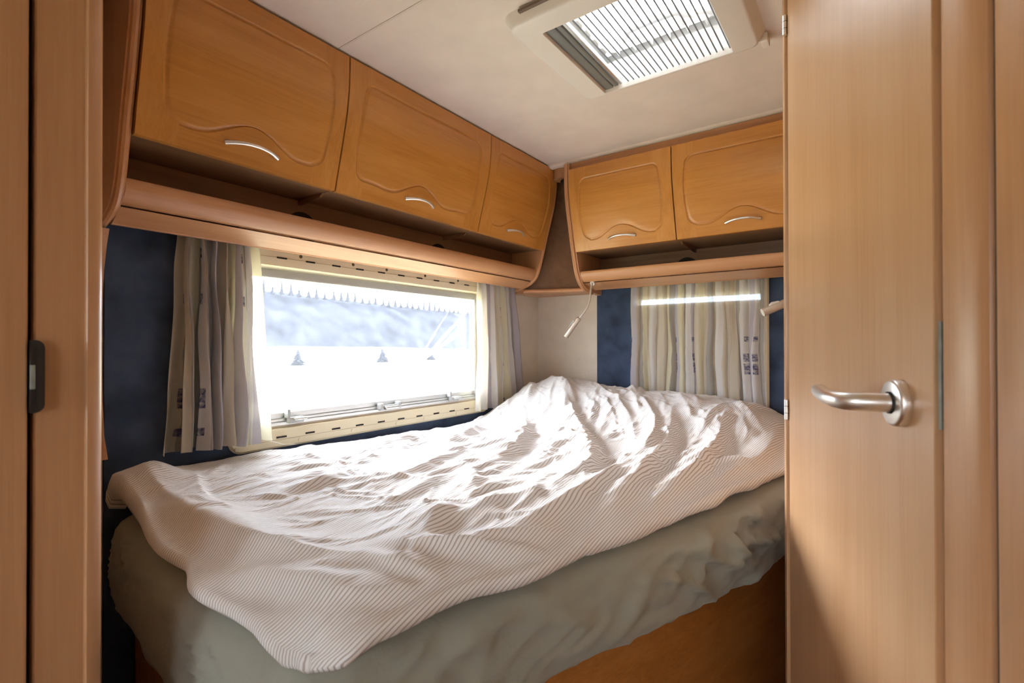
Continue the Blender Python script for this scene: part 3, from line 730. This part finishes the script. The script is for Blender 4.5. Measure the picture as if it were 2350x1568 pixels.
if np.mean(np.sum(nrm*(BP-cen), 1)) < 0: nrm = -nrm
ml = MB(); prof = [(-.10, ZB+.012), (-.03, ZB+.004), (-.008, ZB+.002), (.0, ZB+.010)]
for i in range(1, 13): prof.append((.004*math.sin(math.pi*i/13), ZB+.010+(ZT-.045-ZB-.010)*i/13))
for i in range(0, 9): a = math.pi/2*i/8; prof.append((-.045+.045*math.cos(a), ZT-.045+.045*math.sin(a)))
prof += [(-.09, ZT+.002), (-.16, ZT+.004), (-.26, ZT+.005)]
Ls = []
for (off, z) in prof:
    row = []
    side = max(0, 1-abs((z-(ZT+ZB)/2)/((ZT-ZB)*.62)))
    for i, (p, n_) in enumerate(zip(BP, nrm)):
        x, y = p+n_*off
        # gathered fabric: slanting folds down the side, stronger toward the head end
        s_ = i/420*5.6
        k = (.9+1.1*float(sstep(.75, 1.15, x))*(1-.92*float(sstep(1.22, 1.42, x)))) if y < .8 else (.5 if x < 1.5 else .1)
        f1 = max(0, 1-abs(noise.noise((s_*8+z*12, z*11+s_*2, 3.1)))*2.2)**3
        f2 = max(0, 1-abs(noise.noise((s_*13-z*20, z*18+s_*3, 7.7)))*2.4)**3
        d_ = (.3+.7*side)*k*(.015*f1+.009*f2)*(1 if z < ZT-.012 else .35)
        if z < ZB+.03: d_ += .010*noise.noise((s_*6, 0, 2)); z2 = z+.008*noise.noise((s_*5, 4, 2))
        else: z2 = z
        row.append((x+n_[0]*d_, y+n_[1]*d_, z2))
    Ls.append(row)
ml.loops(Ls, cap0=True, cap1=True)
o = ml.build('mattress', 'sheet', smooth=True, angle=None); tag(o, 'mattress under a sage grey fitted sheet with creased sides', 'mattress')
BB = relax(resample([(.355, .60), (.70, .470), (.868, .41), (1.125, .31), (1.386, .235), (1.62, .19), (2.16, .18), (2.16, 1.37), (.41, 1.37), (.37, 1.0)], 160), 3)
o = MB().prism([tuple(p) for p in BB], fnZ, ZF+.002, ZB-.007).build('bed_base', wood('bed_base_wood', (.32, .115, .022), (.46, .175, .040), (.55, .24, .07), 'X'), smooth=True, angle=30)
tag(o, 'orange-brown wooden bed base under the mattress', 'bed base')

# duvet: grid between front edge and window edge, with a pillow mound, long folds and crumples
FE = resample([(.300, .520), (.345, .487), (.48, .465), (.60, .430), (.69, .412), (.87, .350), (1.05, .297), (1.238, .255), (1.45, .205), (1.70, .170), (2.168, .150)], 420, False)
BE = resample([(.362, 1.335), (.45, 1.362), (.55, 1.378), (.9, 1.372), (1.5, 1.372), (2.168, 1.372)], 420, False)
nS, nT = 421, 281
S = np.linspace(0, 1, nS); T = np.linspace(0, 1, nT)
F = np.stack([np.interp(S, np.linspace(0, 1, 420), FE[:, 0]), np.interp(S, np.linspace(0, 1, 420), FE[:, 1])], 1)
B = np.stack([np.interp(S, np.linspace(0, 1, 420), BE[:, 0]), np.interp(S, np.linspace(0, 1, 420), BE[:, 1])], 1)
X = F[None, :, 0]*(1-T[:, None])+B[None, :, 0]*T[:, None]; Y = F[None, :, 1]*(1-T[:, None])+B[None, :, 1]*T[:, None]
# foot edge wanders a little
lw = (1-sstep(0, .12, S))[None, :]
X += lw*(.004*np.exp(-((T-.22)/.14)**2)+.006*np.exp(-((T-.95)/.10)**2)+.006*np.sin(T*9+1)+.016*np.exp(-((T-.42)/.07)**2)-.010*np.exp(-((T-.30)/.08)**2)+.010*np.exp(-((T-.80)/.1)**2))[:, None]
Y += (1-sstep(0, .10, T))[:, None]*(.006*np.sin(S*23)+.004*np.sin(S*51+1))[None, :]*sstep(.02, .1, S)[None, :]
cq = np.exp(-(T/.05)**2)[:, None]*np.exp(-(S/.022)**2)[None, :]; X += .030*cq; Y += .022*cq
dF = np.abs(T[:, None]*np.linalg.norm(B-F, axis=1)[None, :]); dL = np.repeat((S*1.85)[None, :], nT, 0); dB = (1-T[:, None])*np.linalg.norm(B-F, axis=1)[None, :]
ZD = np.full_like(X, -.308)
ZD += -.030*(1-sstep(0, .10, dF))
ZD += (-.028*(1-sstep(0, .10, dL)))*(1-.9*sstep(.55, .80, T))[:, None]
ZD += (sstep(.75, 1.0, T)[:, None])*(.012-.030*sstep(.55, 1.6, X))-.02*(1-sstep(0, .02, dB))
def g(cx_, cy_, sx, sy, rot=0):
    c_, s_ = math.cos(rot), math.sin(rot); u = (X-cx_)*c_+(Y-cy_)*s_; v = -(X-cx_)*s_+(Y-cy_)*c_
    return np.exp(-(u/sx)**2-(v/sy)**2)
# pillow mound along the head
crest = np.interp(Y, [.16, .25, .33, .5, .75, .95, 1.12, 1.22, 1.30, 1.37], [.0, .040, .078, .100, .108, .118, .146, .152, .130, .085])
ZD += crest*sstep(1.52, 1.98, X)*(1-.35*sstep(2.08, 2.17, X))
ZD += .024*g(.41, 1.28, .07, .07)+.018*g(.42, 1.25, .10, .10)+.012*g(.37, 1.0, .08, .14)-.016*g(.60, .80, .22, .16, .5)-.012*g(1.0, .75, .2, .12)+.014*g(.85, .55, .25, .05, -.35)
# long folds (plan polylines, width, height)
RID = [
 ([(.374, 1.12), (.385, .97), (.392, .82), (.425, .68), (.49, .58)], .026, .019), ([(.41, 1.31), (.40, 1.13), (.385, .97)], .020, .010), ([(.50, 1.25), (.45, 1.09), (.43, 1.0)], .014, .008),
 ([(.36, .75), (.37, .64), (.40, .55)], .020, .012), ([(.74, .67), (.64, .625), (.575, .59), (.55, .555)], .028, .015), ([(.52, .63), (.53, .572), (.56, .534), (.62, .477), (.69, .43)], .016, .012),
 ([(.47, .60), (.48, .545), (.52, .49)], .016, .010), ([(.60, .52), (.68, .47), (.76, .43)], .014, .010), ([(.36, .58), (.42, .525), (.52, .485)], .012, .008),
 ([(1.86, .60), (1.50, .50), (1.18, .44), (.86, .40)], .030, .024), ([(1.92, .42), (1.55, .37), (1.20, .345), (.95, .36), (.80, .40)], .024, .020), ([(1.85, .24), (1.55, .24), (1.30, .28), (1.05, .33)], .018, .015),
 ([(1.45, .215), (1.20, .262), (.99, .315)], .014, .010), ([(1.90, 1.10), (1.60, .86), (1.30, .66), (1.05, .54)], .034, .026), ([(2.02, .95), (1.70, .70), (1.40, .56)], .026, .022),
 ([(1.96, .78), (1.72, .62), (1.45, .53), (1.20, .50)], .022, .018), ([(1.35, .64), (1.10, .56), (.86, .54)], .026, .020), ([(1.25, .50), (1.0, .475), (.80, .48), (.66, .49)], .020, .014),
 ([(1.72, 1.18), (1.45, .98), (1.20, .86), (.98, .80)], .030, .018), ([(1.60, 1.30), (1.35, 1.14), (1.10, 1.06)], .024, .014), ([(1.30, 1.28), (1.05, 1.20), (.82, 1.16)], .024, .010),
 ([(1.10, .98), (.90, .92), (.70, .90)], .022, .009), ([(.92, 1.30), (.75, 1.22), (.60, 1.20)], .020, .008), ([(.80, 1.05), (.66, 1.0), (.52, 1.02)], .018, .008),
 ([(2.08, 1.26), (1.98, 1.16), (1.90, 1.06), (1.78, .97)], .022, .024), ([(2.05, 1.33), (1.93, 1.27), (1.80, 1.20), (1.68, 1.16)], .022, .020), ([(2.10, 1.10), (2.02, .98), (1.92, .90)], .020, .018),
 ([(2.10, .62), (1.98, .55), (1.85, .50)], .020, .016), ([(2.10, .45), (1.98, .38), (1.86, .33)], .018, .014), ([(2.10, .86), (1.96, .80), (1.84, .72)], .018, .014)]
def seg_dist(pts):
    best = np.full_like(X, 9.); tt = np.zeros_like(X); side = np.zeros_like(X); tot = sum(math.dist(a, b) for a, b in zip(pts, pts[1:])); acc = 0
    for a, b in zip(pts, pts[1:]):
        ax, ay = a; bx, by = b; l2 = (bx-ax)**2+(by-ay)**2
        t = np.clip(((X-ax)*(bx-ax)+(Y-ay)*(by-ay))/l2, 0, 1)
        d = np.hypot(X-ax-t*(bx-ax), Y-ay-t*(by-ay)); sd = np.sign((bx-ax)*(Y-ay)-(by-ay)*(X-ax))
        m_ = d < best; best = np.where(m_, d, best); tt = np.where(m_, (acc+t*math.sqrt(l2))/tot, tt); side = np.where(m_, sd, side); acc += math.sqrt(l2)
    return best, tt, side
nzf = np.zeros_like(X); nza = np.zeros_like(X); nzb = np.zeros_like(X)
for j in range(nT):
    for i in range(nS):
        x, y = X[j, i], Y[j, i]
        nzf[j, i] = noise.noise((x*7, y*7, .5))
        w = .05*noise.noise((x*5, y*5, 4.2))
        nza[j, i] = noise.noise((x*13+w*8, (y+w)*22, 1.3))
        nzb[j, i] = 1-abs(noise.noise((x*22+9+w*14, (y+w)*38, 8.3)))*2
def spline(p):
    P = [Vector((*q, 0)) for q in p]; R_ = []
    for i in range(len(P)-1):
        p0 = P[max(0, i-1)]; p1 = P[i]; p2 = P[i+1]; p3 = P[min(len(P)-1, i+2)]
        for k in range(5):
            t = k/5; R_.append(.5*((2*p1)+(p2-p0)*t+(2*p0-5*p1+4*p2-p3)*t*t+(3*p1-p0-3*p2+p3)*t**3))
    R_.append(P[-1]); return [(q.x, q.y) for q in R_]
def crease(pts, wf, wb, hh, jag=.004):
    # sharp-crested fold: short steep flank toward the front, long flank toward the window
    P_ = np.array(pts); m_ = 5*max(wf, wb)
    js = np.where((Y > P_[:, 1].min()-m_) & (Y < P_[:, 1].max()+m_)); 
    if len(js[0]) == 0: return
    j0, j1, i0, i1 = js[0].min(), js[0].max()+1, 0, nS
    xs = np.where((X > P_[:, 0].min()-m_) & (X < P_[:, 0].max()+m_)); i0, i1 = xs[1].min(), xs[1].max()+1
    sl = (slice(j0, j1), slice(i0, i1)); Xs, Ys = X[sl], Y[sl]
    best = np.full_like(Xs, 9.); tt = np.zeros_like(Xs); side = np.zeros_like(Xs); tot = sum(math.dist(a, b) for a, b in zip(pts, pts[1:])); acc = 0
    for (ax, ay), (bx, by) in zip(pts, pts[1:]):
        l2 = (bx-ax)**2+(by-ay)**2; t = np.clip(((Xs-ax)*(bx-ax)+(Ys-ay)*(by-ay))/l2, 0, 1)
        d = np.hypot(Xs-ax-t*(bx-ax), Ys-ay-t*(by-ay)); sd = np.sign((bx-ax)*(Ys-ay)-(by-ay)*(Xs-ax))
        q = d < best; best = np.where(q, d, best); tt = np.where(q, (acc+t*math.sqrt(l2))/tot, tt); side = np.where(q, sd, side); acc += math.sqrt(l2)
    dx_ = pts[-1][0]-pts[0][0]; dy_ = pts[-1][1]-pts[0][1]
    front = np.sign(dx_*(-1.0)-dy_*(-.25))      # which side of the line looks to the front
    d = np.abs(best+jag*nza[sl])
    w = np.where(side == front, wf, wb)
    env = np.sin(np.pi*np.clip(tt, .0, 1))**.8
    core = np.exp(-np.sqrt((d/w)**2+.02)+.1414)
    ZD[sl] += hh*env*(core-.30*np.exp(-((d-2.2*w)/(1.2*w))**2))
for pts, wd, hh in RID: crease(spline(pts), wd*.62, wd*1.9, hh*(1.35 if pts[0][0] < 2.0 else .75))
rc = random.Random(77)
for k in range(620):
    x, y = rc.uniform(.36, 2.1), rc.uniform(.25, 1.36)
    head = -.10 if x > .8 else .25-1.2*(.8-x)
    if x > 1.6: head = .45+.3*(y-.7)
    head += rc.gauss(0, .24) if rc.random() < .8 else rc.gauss(0, .9); L_ = rc.uniform(.08, .34)*(1 if x > .5 else .7)
    if y-.5+.27*(x-.35) < .07 and rc.random() < .75: continue          # calm band along the front hem
    bend = rc.gauss(0, .12); pts = []
    for q in range(5):
        pts.append((x, y)); x += math.cos(head)*L_/4; y += math.sin(head)*L_/4; head += bend+rc.gauss(0, .10)
    wd = rc.choice((.005, .006, .007, .008, .010, .014)); crease(pts, wd*.7, wd*1.7, wd*rc.uniform(.30, .62), .003)
amp = (.25+.75*sstep(0.05, .2, dF))*(.45+.55*sstep(.02, .2, dL))
ZD += amp*(.0014*(nzb-.5)*(.8+.8*nzf))+.005*nzf
for off, hh in ((.030, .0045), (.052, .003)):
    dd = np.abs(dF-off-.006*nzf-.010*np.sin(S*19+off*90)[None, :]); ZD -= hh*np.exp(-dd/.006)*(.4+.6*np.sin(S*31+off*200)**2)[None, :]
# rest on the mattress: never below its rounded edge
dm = np.empty_like(X)
for j in range(nT):
    P_ = np.stack([X[j], Y[j]], 1); dd = np.linalg.norm(P_[:, None, :]-BP[None, ::2, :], axis=2); k_ = dd.argmin(1)
    dm[j] = -np.sum((P_-BP[::2][k_])*nrm[::2][k_], 1)
rr = np.clip(dm, 0, .045); surf = ZT-.045+np.sqrt(np.maximum(0, .045**2-(.045-rr)**2))+.030
ZD = np.where(dm > 0, np.maximum(ZD, surf), ZD)
# UV from cloth lengths so that the stripes follow the folds
Vc = Y+.8*(ZD+.308)*(1-sstep(0, .12, dF))
mb = MB()
mb.v = [(float(X[j, i]), float(Y[j, i]), float(ZD[j, i])) for j in range(nT) for i in range(nS)]
for j in range(nT-1):
    for i in range(nS-1):
        a = j*nS+i; mb.f.append((a, a+1, a+nS+1, a+nS))
uvs = [(float(X[j, i]), float(Vc[j, i]-.36*X[j, i]+.14*X[j, i]**2)) for j in range(nT) for i in range(nS)]
# rolled hem along front and foot edges
edge = [(nT-1-k)*nS for k in range(nT)] + [i for i in range(1, nS)]
prev = edge
for k, (outw, dz) in enumerate(((.005, -.006), (.006, -.014), (.000, -.022), (-.03, -.026))):
    cur = []
    for q, e_ in enumerate(edge):
        x, y, z = mb.v[e_]; a_, b_ = mb.v[edge[max(0, q-1)]], mb.v[edge[min(len(edge)-1, q+1)]]
        tx, ty = b_[0]-a_[0], b_[1]-a_[1]; l_ = math.hypot(tx, ty) or 1; ox, oy = ty/l_, -tx/l_
        if ox*(x-1.2)+oy*(y-.9) < 0: ox, oy = -ox, -oy
        kz = 1+1.3*float(sstep(.5, .8, 1-q/nT)) if q < nT else 1.0
        mb.v.append((x+ox*outw, y+oy*outw, z+dz*kz)); uvs.append((uvs[e_][0], uvs[e_][1]-outw*.8+dz*.8 if q > nT else uvs[e_][1])); cur.append(len(mb.v)-1)
    for q in range(len(edge)-1): mb.f.append((prev[q], cur[q], cur[q+1], prev[q+1]))
    prev = cur
mb.uv = dict(enumerate(uvs))
o = mb.build('duvet', 'duvet', smooth=True, angle=None); tag(o, 'crumpled white duvet with thin tan stripes spread over the bed', 'duvet')

# ------------------------------------------------------------------ curtains
def curtain(long, top, bot, z0, z1, depth, folds, amp, mat, label, seed, ulen, lean=0.0, tail=0.0):
    rnd = random.Random(seed); nu, nv = 170, 40; mb = MB(); P = []; uvs = []
    ph = [rnd.uniform(0, 6.28) for _ in range(4)]
    for j in range(nv):
        v = j/(nv-1); z = z1+(z0-z1)*v
        for i in range(nu):
            u = i/(nu-1)
            a = (top[0]+(top[1]-top[0])*u)*(1-v)+(bot[0]+(bot[1]-bot[0])*u)*v
            wob = .55*math.sin(2.2*v+ph[0]+u*5)+.5*noise.noise((u*4, v*2.2, seed))
            f_ = math.sin(2*math.pi*folds*u+ph[1]+wob*1.3)+.45*math.sin(2*math.pi*folds*1.7*u+ph[2]-wob)
            A = amp*(.55+.6*v if v > .06 else .55*.6+v*3)
            d = depth-A*(f_+1.2)*.5
            a += .012*noise.noise((u*9, v*2.6, seed+7))*min(1, v*4+.3)+.45*amp*math.cos(2*math.pi*folds*u+ph[1]+wob*1.3)*(.4+.6*v)
            zz = z+(tail*noise.noise((u*3, 0, seed+2)) if v > .9 else 0)*(v-.9)*10
            P.append((a, d, zz) if long else (d, a, zz)); uvs.append((u*ulen % 1.0, v))
    mb.quadgrid(P, nu, nv); mb.uv = dict(enumerate(uvs))
    o = mb.build('curtain', mat, smooth=True, fix=False, angle=None); tag(o, label, 'curtain', 'striped voile curtains'); return o
grey, beige, yel, whi, mau, tan_ = (.47, .45, .42), (.77, .70, .58), (.84, .79, .60), (.87, .85, .84), (.62, .59, .67), (.66, .58, .49)
def bandlist(seq): 
    n = len(seq); return [(i/n, c) for i, c in enumerate(seq)]
K0, K1 = (0, 0, 0), (1, 1, 1)
mA = curtain_mat('voile_left', bandlist([beige, grey, beige, yel, grey, whi, whi, mau, grey, tan_, beige, beige, yel, mau, whi, mau, whi, yel]), [(0, K0), (.05, K1), (.075, K0), (.30, K1), (.345, K0), (.40, K1), (.43, K0), (.78, K1), (.83, K0)], .12, 3.3)
mB = curtain_mat('voile_right', bandlist([whi, yel, whi, beige, mau, whi, yel, beige, whi, yel, beige, whi, grey, mau, grey]), [(0, K0), (.25, K1), (.29, K0), (.60, K1), (.615, K0)], .10, 6.1)
mC = curtain_mat('voile_rear', bandlist([yel, mau, tan_, grey, yel, beige, whi, tan_, beige, tan_, yel, grey, mau, yel, grey, whi, mau, beige, yel, tan_, grey, beige, whi, beige, tan_, beige, grey, whi, whi, mau, whi, grey]), [(0, K0), (.02, K1), (.035, K0), (.36, K1), (.39, K0), (.50, K1), (.53, K0), (.86, K1), (.90, K0), (.94, K1), (.96, K0)], .16, 9.7)
curtain(True, (.512, .690), (.490, .708), -.262, .30, YW-.022, 6.5, .044, mA, 'striped voile curtain at the left side of the big window', 3, 1.0, tail=.012)
curtain(True, (1.640, 1.930), (1.615, 2.000), -.285, .30, YW-.022, 6.5, .026, mB, 'striped voile curtain at the right side of the big window', 8, 1.0, tail=.006)
curtain(False, (.884, .328), (.884, .318), -.30, .30, XR-.024, 13.5, .018, mC, 'striped voile curtain drawn across the rear window', 5, 1.0)
pts = [(.715, YW-.04, -.262), (.74, YW-.045, -.272), (.765, YW-.05, -.283), (.80, YW-.055, -.287)]
o = MB().tube(pts, .0009, 6).build('loose_thread', 'thread'); tag(o, 'loose cream thread hanging from the left curtain hem', 'thread')

# ------------------------------------------------------------------ reading lamps
lp = empty('reading_lamp', 2.0, 1.0, .27); tag(lp, 'champagne gooseneck reading lamp hanging beside the corner shelf', 'lamp', 'reading lamps')
MB().tube([(2.02, .995, .285), (1.995, .995, .270)], [.012, .011], 20).build('base', 'whiter', lp, smooth=True)
MB().tube([(1.996, .996, .272), (1.990, .997, .255), (1.987, .998, .24), (1.985, 1.000, .215), (1.984, 1.004, .19), (1.984, 1.014, .165), (1.985, 1.030, .143), (1.986, 1.045, .128), (1.987, 1.056, .116)], .0042, 10).build('gooseneck', 'lampmetal', lp, smooth=True)
hdv = Vector((0, .64, -.77)).normalized(); c0 = Vector((1.987, 1.056, .120))
hb = MB().tube([c0, c0+hdv*.002, c0+hdv*.006, c0+hdv*.106, c0+hdv*.109], [.008, .0105, .0122, .0122, .0118], 24).build('head', 'lampmetal', lp, smooth=True)
q = c0+hdv*.024; w_ = Vector((-.35, .72, .6)).normalized()
MB().tube([q+w_*.010, q+w_*.0165, q+w_*.010+hdv*.036, q+w_*.0165+hdv*.036][0:1]+[q+w_*.0125+hdv*.034], .0055, 10).build('switch', 'greyplastic', hb, smooth=True)
MB().tube([c0+hdv*.1085, c0+hdv*.1093], .0105, 20).build('lens', 'dark', hb)
lp2 = empty('reading_lamp', 1.96, .20, .19); tag(lp2, 'champagne reading lamp jutting out from behind the tall door', 'lamp', 'reading lamps')
e0 = Vector((1.885, .295, .108)); e1 = Vector((1.93, .205, .152))
hb = MB().tube([e0, e0.lerp(e1, .01), e0.lerp(e1, .97), e1], [.0138, .0142, .0142, .010], 24).build('head', 'lampmetal', lp2, smooth=True)
dvv = (e1-e0).normalized(); MB().tube([e0-dvv*.0008, e0+dvv*.0005], .0135, 24).build('lens', plain('lamp_lens', (.85, .83, .78), .3), hb)
MB().tube([e0.lerp(e1, .22)+Vector((-.006, 0, .0125)), e0.lerp(e1, .30)+Vector((-.006, 0, .0165)), e0.lerp(e1, .52)+Vector((-.006, 0, .0135))], [.004, .006, .004], 10).build('switch', 'whiter', hb, smooth=True)
MB().tube([e1, (1.945, .185, .165), (1.965, .17, .19), (2.0, .165, .225), (2.03, .165, .262)], .0042, 10).build('gooseneck', 'lampmetal', lp2, smooth=True)

# ------------------------------------------------------------------ outside: meadow, hill, conifers
GZ = ZF-.45
mb = MB(); n = 40; P = []
for j in range(n):
    for i in range(n):
        x, y = -60+160*i/(n-1), -40+120*j/(n-1)
        up = max(0, y-40); P.append((x, y, GZ + .10*up*(.6+.4*math.sin(x*.05)) + .15*noise.noise((x*.1, y*.1, 0))*(1 if y > 8 else 0)))
mb2 = MB(); P2 = []
for j in range(12):
    for i in range(60):
        x = -20+130*i/59; y = 53+14*j/11; P2.append((x, y, GZ+.5+(y*.099-.016*y*max(0, (x/y-.5)/.7)-GZ)*math.sin(math.pi/2*min(1, j/6))+.5*noise.noise((x*.5, y*.5, 3))+.35*noise.noise((x*1.7, y*1.7, 5))))
mb2.quadgrid(P2, 60, 12); o = mb2.build('hill', 'hill', smooth=True, fix=False, angle=None); struct(o, 'dark wooded hillside behind the forest edge', 'hill')
mb.quadgrid(P, n, n); o = mb.build('ground', 'meadow', smooth=True, fix=False, angle=None); struct(o, 'pale dry meadow outside the window', 'ground')
def conifer_meshes(seed):
    rnd = random.Random(seed); fo = MB(); nt_ = 9; h = 8.0
    for k in range(nt_):
        t = k/(nt_-1); zb = .7+t*(h-1.5); r = (1-t)*1.75+.22; zt = zb+1.5*(1-.35*t); nn = 14
        ring_ = []
        for i in range(nn):
            a = 2*math.pi*(i+.5*(k % 2))/nn; rr = r*(1.0 if i % 2 else .62)*rnd.uniform(.8, 1.15); ring_.append((rr*math.cos(a), rr*math.sin(a), zb-(.25 if i % 2 else 0)*rnd.uniform(.5, 1.3)))
        b = len(fo.v); fo.v += ring_ + [(0, 0, zt)]
        for i in range(nn): fo.f.append((b+i, b+(i+1) % nn, b+nn))
    tr = MB().tube([(0, 0, -.3), (0, 0, 3), (0, 0, h-.4)], [.16, .12, .03], 8)
    fo.v = [(x, y, z-H) for x, y, z in fo.v]; tr.v = [(x, y, z-H) for x, y, z in tr.v]
    return fo, tr
protos = []
for s in range(3):
    fo, tr = conifer_meshes(s+4)
    root = empty('conifer_tree', 0, 0, -H)
    f_ = fo.build('crown', 'needles', None, fix=False); f_.parent = root
    t_ = tr.build('trunk', 'bark', None, smooth=True); t_.parent = root
    protos.append((root, f_, t_))
rnd = random.Random(21); spots = []
for row, (yy, nn, t0, t1) in enumerate(((58.8, 44, .116, .150),)):
    for i in range(nn):
        row = 1; ratio = .40+.90*(i+rnd.uniform(-.10, .10))/nn
        y = yy+rnd.uniform(-.5, .5); spots.append((y*ratio, y, rnd.uniform(t0, t1)-.016*max(0, (ratio-.5)/.7), row))
spots += [(36*r_, 36+q_, t_, n_) for r_, q_, t_, n_ in ((.60, 0, -.028, 'left'), (.81, -.8, -.006, 'middle'), (1.0, 0, -.014, 'right'))]
used = [False]*3
for k, (x, y, top, row) in enumerate(spots):
    zg = GZ + .10*max(0, y-40)*(.6+.4*math.sin(x*.05)) if row != 1 else .106*y-.016*y*max(0, (x/y-.5)/.7)
    sc_ = max(.18, (top*y-zg)/8.3); w = rnd.uniform(.42, .5) if row != 1 else rnd.uniform(.20, .26)
    p = k % 3; root, f_, t_ = protos[p]
    if used[p]:
        r2 = root.copy(); C.objects.link(r2)
        for ch in (f_, t_):
            c2 = ch.copy(); C.objects.link(c2); c2.parent = r2
        root = r2
    used[p] = True
    root.location = (x, y, zg+H-.1); root.scale = (w, w, sc_); root.rotation_euler = (0, 0, rnd.uniform(0, 6.28))
    tag(root, 'distant hazy conifer on the wooded ridge beyond the big window' if row == 1 else f'{row} one of three small hazy conifers in the meadow beyond the window', 'tree', 'conifers on the ridge' if row == 1 else 'conifers in the meadow')
